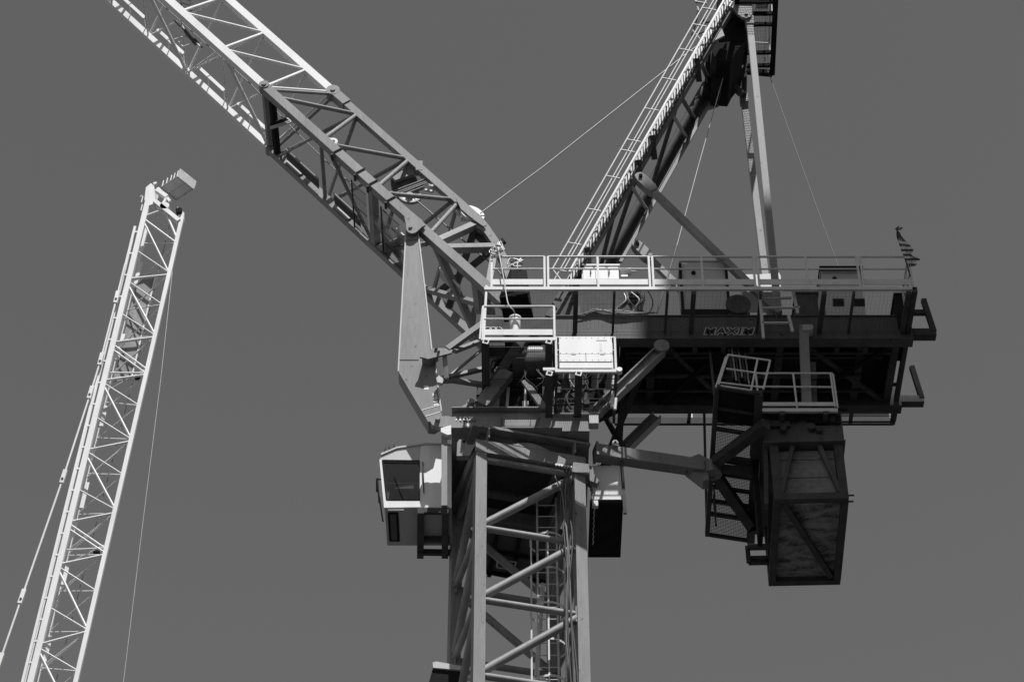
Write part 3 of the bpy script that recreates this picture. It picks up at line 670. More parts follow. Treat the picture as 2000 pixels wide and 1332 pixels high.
# railing in framed sections
def railing(T, xa, xb, Y, z, h, mids=(), lean=0.0, toe=True, m=RAIL, postw=0.045):
    top = MB()
    a = T.beam('rail_post', V((xa, Y, z)), V((xa, Y + lean, z + h)), postw, .045, m); T.beam('rail_post', V((xb, Y, z)), V((xb, Y + lean, z + h)), postw, .045, m)
    for x in mids: T.beam('rail_post', V((x, Y, z)), V((x, Y + lean, z + h)), postw, .04, m)
    T.tube('top_rail', V((xa, Y + lean, z + h)), V((xb, Y + lean, z + h)), .026, m); T.tube('mid_rail', V((xa, Y + lean * .6, z + h * .6)), V((xb, Y + lean * .6, z + h * .6)), .02, m)
    if toe: T.box('toe_board', (xa, Y + .025, z + .12), (xb, Y + .04, z + .28), m)
RHt = U(1300, 500, YD).z - DZ
for a, b, mid in ((960, 1064, ()), (1071, 1270, (1169,)), (1277, 1476, (1374,)), (1484, 1681, (1580,)), (1688, 1784, ())):
    railing(DECK, rx(a), rx(b), YD + .03, DZ + .032, RHt - .03, [rx(q) for q in mid])
xe = rx(1784)
for dy in (0.55, 1.1, 1.5): DECK.beam('rail_post', V((xe, YD + dy, DZ)), V((xe, YD + dy, DZ + RHt)), .045, .045, RAIL)
DECK.tube('top_rail', V((xe, YD + .03, DZ + RHt)), V((xe, YN + .3, DZ + RHt)), .026, RAIL); DECK.tube('mid_rail', V((xe, YD + .03, DZ + RHt * .6)), V((xe, YN + .3, DZ + RHt * .6)), .02, RAIL)
DECK.beam('end_beam', V((xe + .03, YD, DZ - .05)), V((xe + .03, YF + .7, DZ - .05)), 0.10, 0.14, STEEL, (0, 0, 1))
# walkway far side
FE = YM + 1.75
DECK.box('edge_beam', (U(1200, 825, FE).x, FE - .08, DZ - .18), (x1 - .1, FE, DZ), STEEL)
for px in (1345, 1435, 1660, 1745): x = U(px, 820, FE).x; DECK.beam('walkway_joist', V((x, YF + .16, DZ - .08)), V((x, FE - .085, DZ - .08)), .07, .12, STEEL, (0, 0, 1))
m_ = MB()
for k in range(6):
    y = YF + .2 + k * .06; m_.box((U(1400, 825, FE).x, y, DZ - .03), (x1 - .1, y + .02, DZ - .01))
DECK.put('walkway_grating', m_, BLACK, kind='stuff')
railing(DECK, U(1215, 800, FE).x, U(1500, 800, FE).x, FE, DZ + .01, 1.0, [U(1350, 800, FE).x], toe=False); railing(DECK, U(1505, 800, FE).x, x1 - .15, FE, DZ + .01, 1.0, [], toe=False)
# hanging step ladder below the street-side walkway
LD = Thing('step_ladder', 'dark hanging step frame fixed beside the lettered beam', 'ladder', U(1515, 660, YD + .3))
ly = YD + .25
for a, b in (((1483, 566), (1491, 661)), ((1549, 568), (1558, 612))): LD.beam('side_bar', U(*a, ly), U(*b, ly), .06, .05, GREY)
for a, b in (((1486, 584), (1546, 582)), ((1487, 602), (1562, 601)), ((1488, 631), (1544, 631))): LD.beam('step', U(*a, ly), U(*b, ly), .035, .05, GREY)
LD.beam('side_bar', U(1540, 616, ly), U(1548, 648, ly), .06, .05, GREY)
# lettering on the chassis
cen = U(1422, 648, YN - .125)
for nm, off, m, dy in (('lettering_outline', .024, WHT, 0), ('lettering', .006, INK, .009)):
    text_part(DECK, nm, 'MAXIM', .26, cen - V((0, .006 + dy, 0)), m, shear=.25, xscale=1.16, offset=off, space=1.18, label='white outlined slanting black word MAXIM')
# legs from the deck down to the slewing platform
LEGT = U(1292, 678, YN - .1); 
for Y, nm in ((YN, 'near'), (YF, 'far')):
    a = V((LEGT.x, Y, LEGT.z)); b = V((U(1150, 790, YN).x, Y, sz1 - .1)); 
    lg = DECK.ibeam('support_leg', a, b, .23, .24, RED, t=.03)
    if nm == 'near': DECK.put('eye_plate', MB().disc(a + V((0, -.14, 0)), (0, 1, 0), .17, .06, 18), RED, lg)
    DECK.beam('support_leg', V((U(945, 700, YN).x, Y, DZ - .3)) + V((.9, 0, .2)), V((U(925, 790, YN).x, Y, sz1)), .22, .22, STEEL)
    DECK.beam('chassis_arm', V((U(930, 600, YN).x, Y, DZ + .3)), V((x0 + .05, Y, DZ + .2)), .4, .2, STEEL)
la, lb = lerp(LEGT, V((U(1150, 790, YN).x, YN, sz1 - .1)), .55), None
DECK.beam('cross_beam', V((la.x, YN + .1, la.z)), V((la.x, YF - .1, la.z)), .13, .13, STEEL, (0, 0, 1))
t2 = lerp(LEGT, V((U(1150, 790, YN).x, YN, sz1 - .1)), .25); DECK.beam('cross_brace', V((t2.x, YN + .1, t2.z)), V((la.x - .3, YF - .1, la.z - .2)), .10, .10, STEEL, (0, 0, 1))
DECK.beam('cross_brace', V((x0 + .2, YN, DZ - .3)), V((la.x, YF, la.z + .4)), .10, .10, STEEL, (0, 0, 1))

# things standing on the deck
def cabinet(name, px, Y, dep, m, label, cat='cabinet', ztop=None, zb=None, frame=True):
    a = U(px[0], px[1], Y); b = U(px[2], px[3], Y)
    zb_ = BT + .003 if zb is None else zb
    T = Thing(name, label, cat, V(((a.x + b.x) / 2, Y + dep / 2, zb_)))
    T.box('housing', (a.x, Y, zb_), (b.x, Y + dep, a.z), m)
    T.box('lid', (a.x - .03, Y - .03, a.z + .001), (b.x + .03, Y + dep + .03, a.z + .04), m)
    return T, a, b
WC, a, b = cabinet('electrical_cabinet', (1136, 520, 1209, 548), YN - .1, .8, WHT, 'white electrical cabinet with two latched doors beside the gantry stair')
for t in (0.02, 0.36, 0.70): WC.box('door', lerp((a.x, 0, 0), (b.x, 0, 0), t) + V((.01, YN - .125, BT + .7)), lerp((a.x, 0, 0), (b.x, 0, 0), t + .28) + V((0, YN - .103, a.z - .06)), WHT)
for t in (.24, .74):
    p = lerp(a, b, t); WC.tube('door_handle', V((p.x, YN - .15, a.z - .16)), V((p.x, YN - .15, a.z - .3)), .012, STEEL)
WC.box('shelf', (a.x - .02, YN - .13, a.z - .46), (b.x + .02, YN - .10, a.z - .43), STEEL)
WC.box('base', (a.x - .05, YN - .16, BT + .01), (b.x + .2, YN - .13, U(1170, 555, YN - .16).z), STEEL)  # dark steel sheet; its tone also stands for the walkway's shadow
PUMP = Thing('hydraulic_unit', 'tangled hydraulic pump with pale pipes beside the white cabinet', 'pump', V((U(1235, 600, YN).x, YN, BT)))
PUMP.tube('cylinder', U(1211, 532, YN), U(1232, 531, YN), .09, WHT, 12); PUMP.tube('pipe', U(1232, 530, YN), U(1243, 531, YN), .02, RAIL); PUMP.tube('cylinder', U(1213, 543, YN), U(1226, 543, YN), .07, WHT, 12)
PUMP.box('block', U(1224, 620, YN), U(1252, 566, YN) + V((0, .5, 0)), STEEL)
PUMP.tube('motor', U(1215, 590, YN + .1), U(1250, 588, YN + .1), .2, BLACK, 14)
for k in range(9):
    xx = 1218 + k * 6; c1 = [U(xx + random.uniform(-6, 6), 566 + random.uniform(0, 8), YN - .12), U(xx + random.uniform(-14, 14), 586, YN - .2), U(xx + random.uniform(-16, 16), 604, YN - .15), U(xx + random.uniform(-14, 14), 620, YN - .1)]
    PUMP.put('hose', MB().path(smooth(c1, 5), .014 + .008 * (k % 2)), GALV if k % 3 == 0 else RUBBER)
for k in range(4):
    c1 = [U(1128 + 9 * k, 616 - k, YN - .19), U(1160, 608 - 2 * k, YN - .2), U(1200, 606 + 2 * k, YN - .22), U(1240, 610 + k, YN - .2), U(1280, 611, YN - .19)]
    PUMP.put('hose', MB().path(smooth(c1, 6), .015), RUBBER if k % 2 else HOSEM)
GC, a, b = cabinet('control_cabinet', (1329, 512, 1421, 600), YN + .05, .9, GREY, 'grey control cabinet with thin black frame behind the shaded railing')
m2 = (a + b) / 2
for t in (-.05, 1.0): GC.box('corner_post', (a.x + (b.x - a.x) * t, YN - .02, BT), (a.x + (b.x - a.x) * t + .06, YN + .04, a.z - .1), BLACK)
GC.put('knob', MB().disc(V((a.x + .28 * (b.x - a.x), YN + .04, a.z - .36)), (0, 1, 0), .05, .06, 12), BLACK)
GC.plate('name_plate', [(1331, 513.5), (1343, 513.5), (1343, 516), (1331, 516)], YN + .045, .004, WHT)
GC.box('base', (a.x - .06, YN - .01, BT + .004), (b.x + .1, YN + .047, BT + .32), BLACK)
WIN = Thing('winch_drum', 'dark winch drum at the foot of the slanting gantry strut', 'winch', V((U(1445, 610, YN).x, YN, BT)))
WIN.tube('drum', V((U(1440, 600, YN).x, YN - .15, BT + .28)), V((U(1440, 600, YN).x, YN + 1.2, BT + .28)), .22, BLACK, 20)
for dy in (-.2, 1.2): WIN.put('flange', MB().disc(V((U(1440, 600, YN).x, YN + dy, BT + .28)), (0, 1, 0), .28, .05, 24), STEEL)
WIN.box('base', (U(1420, 600, YN).x, YN - .15, BT + .003), (U(1462, 600, YN).x, YN + 1.2, BT + .08), STEEL)
PC, a, b = cabinet('pale_cabinet', (1604, 534, 1690, 604), YN + .1, .9, GREY, 'pale cabinet with two dark louvred vents near the flag end', zb=BT + .2)
PC.box('canopy', (a.x - .05, YN - .05, a.z + .045), (b.x + .05, YN + 1.1, a.z + .09), BLACK)
PC.box('base', (a.x - .1, YN + .15, BT + .002), (b.x + .2, YN + .95, BT + .198), STEEL)
for cx_ in (1637, 1678):
    fr_ = PC.plate('vent_frame', [(cx_ - 11, 583), (cx_ + 11, 583), (cx_ + 12, 597), (cx_ - 10, 597)], YN + .08, .019, STEEL)
    PC.plate('vent', [(cx_ - 9, 585), (cx_ + 9, 585), (cx_ + 10, 595.5), (cx_ - 8, 595.5)], YN + .07, .009, BLACK, fr_)
PC.put('lamp', MB().disc(U(1630, 545, YN + .08), (0, 1, 0), .05, .06, 10), BLACK)
EH, a, b = cabinet('engine_hood', (1554, 574, 1600, 612), YN + .1, 1.0, STEEL, 'low dark engine hood between the step frame and the pale cabinet', 'engine')
EB, a, b = cabinet('equipment_box', (1748, 576, 1776, 612), YN - .3, 1.2, BLACK, 'black equipment box at the flag end of the deck', 'box', zb=DZ + .02)
TP = Thing('tarpaulin_cover', 'black tarpaulin tented over gear at the left end of the deck', 'tarpaulin', V((U(1010, 560, YD + .6).x, YD + .6, DZ)))
c0 = U(1000, 517, YD + .6); q = [U(975, 560, YD + .3), U(1030, 566, YD + .2), U(1042, 560, YD + 1.0), U(985, 556, YD + 1.1)]; e1 = U(1028, 526, YD + .6)
for p in q: p.z = DZ + .02
TP.put('sheet', MB().add([q[0], q[1], q[2], q[3], c0, e1, lerp(q[0], e1, .45) + V((0, -.15, 0))], [(0, 6, 4), (0, 1, 6), (6, 1, 5), (6, 5, 4), (1, 2, 5), (2, 3, 4), (2, 4, 5), (3, 0, 4)]), BLACK)
for k in range(7):
    pts = [c0 + V((random.uniform(-.15, .25), -.1, random.uniform(-.25, .1))) for _ in range(4)]; TP.put('tie_cord', MB().path(smooth(pts, 4), .016), STEEL if k % 3 else GALV)
# big dark counter drum under the left end
for n_, (px, lab) in enumerate((((982, 560, 1042, 600), 0), ((1090, 565, 1118, 620), 0))[:1]):
    D = Thing('hoist_drum', 'large dark hoist drum under the left end of the walkway', 'winch', V((U(1012, 600, YM).x, YM, DZ - .9)))
    D.tube('drum', V((U(1012, 590, YM - .7).x, YM - .9, DZ - .35)), V((U(1012, 590, YM).x, YM + .9, DZ - .35)), .42, BLACK, 24)
    for dy in (-.9, .9): D.put('flange', MB().disc(V((U(1012, 590, YM).x, YM + dy, DZ - .35)), (0, 1, 0), .62, .05, 28), BLACK)
    D.box('stand', V((U(985, 600, YM).x, YM - .7, DZ - 1.4)), V((U(1045, 600, YM).x, YM + .7, DZ - .7)), STEEL)
# deck front machinery block below the left end
FR = Thing('front_frame', 'dark crossed frame plates below the left end of the machinery deck', 'frame', V((U(1010, 760, YN).x, YM, sz1)))
FR.plate('side_plate', [(952, 664), (985, 662), (985, 690), (965, 715), (966, 735), (950, 745), (944, 700)], YN + .1, .12, BLACK)
FR.plate('side_plate', [(1090, 640), (1210, 660), (1210, 800), (1150, 830), (1075, 820), (1075, 780), (1110, 778), (1088, 735)], YN + .15, .1, BLACK)
FR.plate('side_plate', [(985, 735), (1070, 740), (1066, 757), (990, 755)], YN + .25, .2, BLACK)
FR.beam('front_leg', U(990, 730, YN), U(940, 795, YN), .28, .25, RED)
FR.tube('motor', U(1000, 715, YN + .1), U(1075, 712, YN + .1), .28, STEEL, 18)
FR.tube('motor', U(1020, 690, YN + .2), U(1060, 690, YN + .2), .16, GALV, 16)
FR.beam('side_bar', U(1024, 745, YN), U(1064, 800, YN), .14, .1, RED); FR.tube('piston', U(1026, 752, YN), U(1026, 798, YN), .03, GALV); FR.box('piston_foot', U(1020, 798, YN - .05), U(1032, 792, YN + .1), GALV)
FR.box('panel', U(994, 800, YN + .2), U(1022, 765, YN + .2) + V((0, .05, 0)), BLACK); FR.beam('panel_edge', U(990, 800, YN + .15), U(993, 758, YN + .15), .06, .06, GREY)
FR.box('lamp', U(1151, 826, SY), U(1168, 816, SY + .2), GREY)
for x, y0_, y1_ in ((1199, 735, 752), (1197, 765, 795), (1203, 778, 800), (1145, 768, 782)): FR.tube('hose', U(x, y0_, YD + .5), U(x - 2, y1_, YD + .5), .035, RAIL, 6)

for k in range(16):
    xx = random.uniform(970, 1190); yy = random.uniform(670, 740)
    c1 = [U(xx, yy, YN - .02), U(xx + random.uniform(-12, 12), yy + 22, YN - .06), U(xx + random.uniform(-20, 20), yy + 45, YN - .05), U(xx + random.uniform(-26, 26), yy + 66, YN)]
    FR.put('hose', MB().path(smooth(c1, 5), random.choice((.012, .018, .026))), random.choice((RUBBER, STEEL, HOSEM)))
for k in range(9):
    xx = random.uniform(1085, 1190); yy = random.uniform(735, 800); w_ = random.uniform(6, 16)
    FR.box('valve_block', U(xx, yy, YN + .1), U(xx + w_, yy - random.uniform(5, 14), YN + .1) + V((0, -.12, 0)), random.choice((STEEL, BLACK, RED_SHADE)))
for y in (765, 790): FR.tube('pipe', U(1080, y, YN + .05), U(1200, y - 4, YN + .05), .025, STEEL)
# side platforms stepping down to the mast
def platform(name, pxl, pxr, pytop, pybot, depth, joists, label, panel, YD):
    z = U((pxl + pxr) / 2, pybot, YD).z; h = U((pxl + pxr) / 2, pytop, YD).z - z
    xa, xb = U(pxl, pybot, YD).x, U(pxr, pybot, YD).x
    T = Thing(name, label, 'platform', V(((xa + xb) / 2, YD + depth / 2, z)))
    T.box('edge_beam', (xa, YD, z - .06), (xb, YD + .06, z + .02), RAIL)
    T.box('edge_beam', (xa, YD + .062, z - .05), (xa + .06, YD + depth, z + .01), STEEL); T.box('edge_beam', (xb - .06, YD + .062, z - .05), (xb, YD + depth, z + .01), STEEL)
    for px in joists:
        x = U(px, pybot, YD).x; j = T.beam('joist', V((x, YD - .012, z - .12)), V((x, YD + depth, z - .12)), .15, .12, STEEL, (0, 0, 1))
        T.put('joist_end', MB().ring(V((x, YD - .02, z - .12)), (0, 1, 0), .055, .09, .015, 4, math.pi / 4, math.pi / 4 + 2 * math.pi), RAIL, j)
    m_ = MB()
    nb = int((xb - xa) / .045)
    for k in range(nb):
        x = xa + .06 + (xb - xa - .12) * (k + .5) / nb; m_.box((x - .002, YD + .07, z - .006), (x + .002, YD + depth - .02, z))
    for k in range(5): y = YD + .25 + k * (depth - .4) / 4; m_.box((xa + .06, y, z - .035), (xb - .06, y + .012, z - .022))
    T.put('grating', m_, STEEL, kind='stuff')
    railing(T, xa + .03, xb - .03, YD + .03, z + .022, h - .02, toe=not panel)
    T.beam('rail_post', V((xa + .03, YD + .14, z)), V((xa + .03, YD + .14, z + h)), .05, .04, RAIL); T.beam('rail_post', V((xb - .03, YD + .14, z)), V((xb - .03, YD + .14, z + h)), .05, .04, RAIL)
    for x in (xa + .03, xb - .03): T.tube('top_rail', V((x, YD + .03, z + h)), V((x, YD + depth * .9, z + h)), .022, RAIL); T.beam('rail_post', V((x, YD + depth * .9, z)), V((x, YD + depth * .9, z + h)), .045, .045, RAIL)
    return T, z, h, xa, xb
P1, z1p, h1p, xa, xb = platform('side_platform', 940, 1086, 597, 660, 1.75, (949, 1072), 'railed grating platform under the deck end where the bucket hangs', False, YD)
P1.beam('hanger_post', V((xa + .05, YD + .05, z1p)), V((xa + .1, YD + .05, DZ + .1)), .05, .05, RAIL); P1.beam('hanger_post', V((xa - .03, YD + .05, z1p)), V((xa + .02, YD + .05, z1p + .9)), .04, .05, RAIL)
YP = YD
P2, z2p, h2p, xa, xb = platform('panelled_platform', 1084, 1206, 658, 722, 1.65, (1073, 1130), 'platform screened by a bright white sheet panel below the deck', True, YP)
pt = z2p + h2p
for k, (t0, t1, s_) in enumerate(((.47, .98, 1), (.235, .46, 2), (.04, .2, 1))):
    for j in range(s_): P2.box('panel_sheet', (xa + .09 + (xb - xa - .18) * j / s_ + .005, YP - .012, z2p + h2p * t0), (xa + .09 + (xb - xa - .18) * (j + 1) / s_ - .005, YP + .0, z2p + h2p * t1), WHT)
P2.box('panel_backing', (xa + .08, YP + .06, z2p + .03), (xb - .08, YP + .08, pt - .02), GREY)
for k in range(9):
    x = xa + .12 + (xb - xa - .24) * k / 8
    for zz in (z2p + h2p * .95, z2p + h2p * .49, z2p + h2p * .27): P2.put('rivet', MB().disc(V((x, YP - .014, zz)), (0, 1, 0), .008, .008, 6), STEEL)
for x in (xa + .35, xb - .35): P2.box('hinge', (x, YP - .02, z2p + h2p * .445), (x + .09, YP - .0125, z2p + h2p * .485), GREY)
P2.box('name_plate', (xb - .42, YP - .016, z2p + h2p * .86), (xb - .2, YP - .0125, z2p + h2p * .9), GREY)
P2.box('scuff_plate', (xb - .36, YP - .015, z2p + h2p * .55), (xb - .31, YP - .0125, z2p + h2p * .8), RAIL)
P2.tube('bumper', V((xb + .04, YP - .02, z2p)), V((xb + .04, YP + .1, z2p)), .06, WHT, 12)
P2.beam('cross_bar', V((xa - .25, YP + .03, z2p + .03)), V((xa - .002, YP + .03, z2p + .03)), .07, .05, RAIL)
# bucket, ropes and chain
bk = U(1006, 650, YD + .3); BZ = bk.z
B_ = Thing('bucket', 'white plastic bucket hanging on a rope above the grating platform', 'bucket', V((bk.x, YD + .3, BZ)))
B_.put('pail', MB().tube(V((bk.x, YD + .3, BZ)), V((bk.x, YD + .3, BZ + .42)), .105, 18, .125), WHT); B_.put('rim', MB().ring(V((bk.x, YD + .3, BZ + .405)), (0, 0, 1), .12, .137, .04, 20), WHT)
hp = U(968, 497, YD + .1)
pts = [U(974, 492, YD - .06), U(984, 545, YD - .06), U(992, 592, YD - .06), U(1003, 606, YD - .02), U(1006, 618, YD + .2), V((bk.x, YD + .3, BZ + .42))]
solo('bucket_rope', MB().path(smooth(pts, 6), .014), RAIL, 'pale slack rope running from the rope coil down to the white bucket', 'rope', pts[-1])
coil = MB()
for k in range(7):
    c = hp + V((random.uniform(-.04, .08), -.12 - .012 * k, random.uniform(-.05, .05))); r_ = random.uniform(.08, .15)
    coil.path([c + V((r_ * math.cos(a), 0.01 * math.sin(3 * a), r_ * .8 * math.sin(a))) for a in [2 * math.pi * i / 16 for i in range(17)]], .012, 5)
for k in range(4): coil.path([hp + V((.05, -.12, .0)), hp + V((.02 + .03 * k, -.14, .25 + .05 * (k % 2))), hp + V((.1 + .03 * k, -.12, .0))], .012, 5)
solo('rope_coil', coil, GALV, 'untidy coil of rope hung on the corner of the deck railing', 'rope coil', hp)
ta, tb = U(946, 646, YD + .25), U(986, 646, YD + .25)
TB = Thing('tool_box', 'dark tool box with hose loops on top beside the hanging bucket', 'tool box', V(((ta.x + tb.x) / 2, YD + .4, z1p)))
TB.box('case', (ta.x, YD + .25, z1p + .003), (tb.x, YD + .6, ta.z - .03), STEEL); TB.box('lid', (ta.x - .01, YD + .24, ta.z - .028), (tb.x + .01, YD + .61, ta.z - .003), BLACK)
for k, x in enumerate((951, 961, 972)):
    c = U(x + 2, 646, YD + .35); hh = .1
    solo('hose_loop', MB().path([c + V((.08 * math.cos(a), 0, .0 + hh * math.sin(a))) for a in [math.pi * i / 10 for i in range(11)]], .014, 6), RAIL, 'small arched loop of pale hose lying beside the white bucket', 'hose', c, 'hose loops on the platform')

# ------------------------------------------------------------------ operator's cab
CY = YM - .55; CD = 1.25
def cu(px, py): return U(px, py, CY)
CAB = Thing('operator_cab', "white operator's cab with large dark window beside the mast", 'crane cab', cu(815, 990) + V((0, .6, 0)))
cz0 = cu(815, 990).z
CAB.plate('wall_panel', [(820, 900), (820, 990), (882, 990), (882, 868), (830, 866), (822, 867)], CY, .05, WHT)
CAB.plate('wall_panel', [(745, 884), (775, 873), (822, 867), (820, 900), (742, 899)], CY, .05, GREY)  # grey instead of white: shade on the upper wall put into colour
CAB.plate('window_frame', [(741, 897), (747, 899), (756, 978), (820, 978), (820, 990), (750, 991)], CY - .02, .07, WHT)
CAB.plate('window_pane', [(747, 900), (819, 901), (819, 978), (755, 978)], CY + .015, .01, GLASS)
CAB.plate('roof', [(743, 886), (775, 872), (830, 864.5), (884, 866), (884, 868.5), (830, 867.3), (775, 875), (745, 888)], CY - .03, CD + .06, GREY)
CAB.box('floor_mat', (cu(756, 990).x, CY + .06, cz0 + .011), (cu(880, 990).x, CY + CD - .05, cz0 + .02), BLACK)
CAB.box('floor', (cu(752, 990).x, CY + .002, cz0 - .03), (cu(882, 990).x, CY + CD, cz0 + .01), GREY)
CAB.box('wall_panel', (cu(752, 990).x, CY + CD - .04, cz0 + .011), (cu(882, 990).x, CY + CD, cz0 + 1.5), BLACK)  # black inner wall: the cab's inside shade put into colour
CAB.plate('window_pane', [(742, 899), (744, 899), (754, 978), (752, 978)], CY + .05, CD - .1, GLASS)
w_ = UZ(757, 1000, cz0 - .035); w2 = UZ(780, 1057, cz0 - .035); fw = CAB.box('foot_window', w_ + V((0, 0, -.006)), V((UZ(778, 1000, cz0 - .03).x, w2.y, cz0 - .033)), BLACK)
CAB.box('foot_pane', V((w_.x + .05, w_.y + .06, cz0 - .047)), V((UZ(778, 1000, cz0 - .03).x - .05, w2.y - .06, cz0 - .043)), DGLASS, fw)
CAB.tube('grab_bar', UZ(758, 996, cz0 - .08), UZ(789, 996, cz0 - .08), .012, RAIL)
CAB.plate('ceiling', [(752, 890), (776, 879), (822, 872), (880, 872), (880, 874), (822, 875), (776, 882), (754, 893)], CY + .06, CD - .12, BLACK)  # black sheet added under the roof to darken the window
CAB.plate('shade_lining', [(823, 872), (880, 872), (880, 988), (823, 988)], CY + .055, .01, BLACK)  # black sheet added inside the wall, standing for interior shade
CAB.tube('window_bar', cu(789, 902) + V((0, .9, 0)), cu(789, 976) + V((0, .9, 0)), .02, STEEL)
CAB.tube('lever', cu(770, 978) + V((0, .4, 0)), cu(766, 958) + V((0, .4, 0)), .015, RAIL); CAB.tube('lever', cu(776, 978) + V((0, .4, 0)), cu(775, 960) + V((0, .4, 0)), .012, RAIL)
# seat and desk inside
CAB.box('seat', cu(795, 985) + V((-.3, .5, .0)), cu(795, 985) + V((.15, .95, .35)), BLACK); CAB.box('seat_back', cu(795, 985) + V((.1, .5, .35)), cu(795, 985) + V((.2, .95, 1.0)), BLACK)
CAB.box('console', cu(765, 985) + V((-.05, .5, 0)), cu(765, 985) + V((.12, .95, .45)), STEEL)
CAB.tube('window_bar', cu(752, 941) + V((0, .04, 0)), cu(819, 941) + V((0, .04, 0)), .012, RAIL)
gk = [(747, 900), (819, 901), (819, 977), (755, 977)]
for k in range(4): CAB.put('window_seal', MB().beam(cu(*gk[k]) - V((0, .026, 0)), cu(*gk[(k + 1) % 4]) - V((0, .026, 0)), .022, .012), BLACK)
CAB.tube('wiper', cu(788, 976) - V((0, .035, 0)), cu(770, 930) - V((0, .035, 0)), .009, BLACK)
CAB.tube('grab_bar', cu(826, 905) - V((0, .05, 0)), cu(828, 965) - V((0, .05, 0)), .013, STEEL)
for x, y in ((752, 880), (760, 877), (769, 874)): CAB.beam('roof_clip', cu(x, y) - V((0, .03, 0)), cu(x + 1, y - 5) - V((0, .03, 0)), .03, .03, STEEL)
# wiper / mirror on the outer corner
for a, b in (((736, 936), (744, 936)), ((737, 938), (741, 982)), ((741, 970), (748, 1018)), ((736, 934), (736, 960))): CAB.tube('mirror_arm', U(*a, CY - .1), U(*b, CY - .05), .018, BLACK, 6)
# hanging frame under the cab
HG = Thing('cab_frame', 'dark hanging frame that carries the operator cab', 'frame', V((cu(850, 990).x, YM, cz0 - .3)))
for px_ in (822, 870):
    q = UZ(px_, 996, cz0 - .12); r_ = UZ(px_ - 1, 1085, cz0 - .12); HG.beam('bearer', q, r_, .14, .16, STEEL, (0, 0, 1))
for y in (998, 1053, 1078): HG.beam('cross_bar', UZ(818, y, cz0 - .1), UZ(878, y + 1, cz0 - .1), .09, .12, STEEL, (0, 0, 1))
HG.beam('post', U(868, 852, SY + .1), U(868, 990, SY + .1) , .12, .12, RED); HG.beam('brace', U(868, 990, SY + .1), UZ(868, 1000, cz0 - .12), .12, .12, STEEL)
HG.tube('foot', UZ(822, 1083, cz0 - .14), UZ(822, 1083, cz0 - .3), .05, STEEL)

# machinery house at the other side of the mast
RY = YM - .45
def ru(px, py): return U(px, py, RY)
RZ = ru(1190, 977).z
RH = Thing('equipment_house', 'box-shaped equipment house with pale face and dark underside beside the mast', 'equipment house', V((ru(1190, 977).x, RY + .8, RZ)))
bk_ = UZ(1190, 1080, RZ).y
RH.box('body', (ru(1158, 977).x, RY, RZ), (ru(1213, 970).x, bk_, RZ + .95), WHT)
RH.box('floor', (ru(1152, 977).x, RY - .02, RZ - .1), (ru(1217, 977).x, bk_ + .02, RZ - .002), BLACK)
RH.box('sill', (ru(1156, 977).x, RY - .06, RZ - .02), (ru(1217, 977).x, RY - .003, RZ + .1), WHT)
RH.beam('strap', U(1213, 892, RY - .1), U(1221, 1003, RY - .1), .07, .05, STEEL)
RH.box('bracket', ru(1157, 990) + V((0, -.05, 0)), ru(1168, 978) + V((0, .05, 0)), WHT)
RH.put('chain', MB().path([UZ(1160, 990, RZ - .15) + V((.02 * (k % 2), k * .09, 0)) for k in range(15)], .011, 5), GALV)
# access platform behind the mast, seen from below through the lattice
AZ = U(1000, 1020, YM + 1.35).z
AP = Thing('access_platform', 'dark grating landing behind the mast top with a hatch frame', 'platform', V((MC.x, YM + 2.2, AZ)))
def az(px, py): return UZ(px, py, AZ)
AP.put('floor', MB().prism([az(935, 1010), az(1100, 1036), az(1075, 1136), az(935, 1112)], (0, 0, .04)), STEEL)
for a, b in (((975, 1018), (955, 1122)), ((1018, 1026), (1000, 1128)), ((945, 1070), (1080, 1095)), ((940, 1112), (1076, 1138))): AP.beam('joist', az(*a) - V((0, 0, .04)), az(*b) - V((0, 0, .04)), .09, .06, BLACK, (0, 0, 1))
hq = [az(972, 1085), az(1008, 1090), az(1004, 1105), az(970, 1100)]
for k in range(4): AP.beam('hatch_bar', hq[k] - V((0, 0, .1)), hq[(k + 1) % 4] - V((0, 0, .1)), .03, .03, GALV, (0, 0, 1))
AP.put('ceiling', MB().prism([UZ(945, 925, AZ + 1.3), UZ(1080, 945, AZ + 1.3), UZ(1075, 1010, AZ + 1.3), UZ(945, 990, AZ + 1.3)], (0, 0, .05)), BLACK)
AP.beam('front_edge', UZ(950, 985, AZ + .4), UZ(1100, 1012, AZ + .4), .1, .06, RAIL, (0, 0, 1))
for px_ in (950, 1085): AP.beam('hanger', az(px_, 1020) , az(px_, 1020) + V((0, 0, 1.9)), .1, .1, STEEL)
# flood lamp low on the mast
FL = Thing('flood_lamp', 'square dark flood lamp with pale hood bolted low on the mast', 'lamp', U(872, 1325, YM + .3))
FL.plate('housing', [(846, 1302), (900, 1306), (896, 1350), (834, 1345)], YM + .1, .4, BLACK)
FL.plate('hood', [(845, 1293), (852, 1291), (903, 1300), (901, 1308), (846, 1303)], YM + .05, .5, GREY)
FL.beam('bracket', U(898, 1326, YM + .3), U(925, 1322, YM + .3), .08, .08, RAIL)

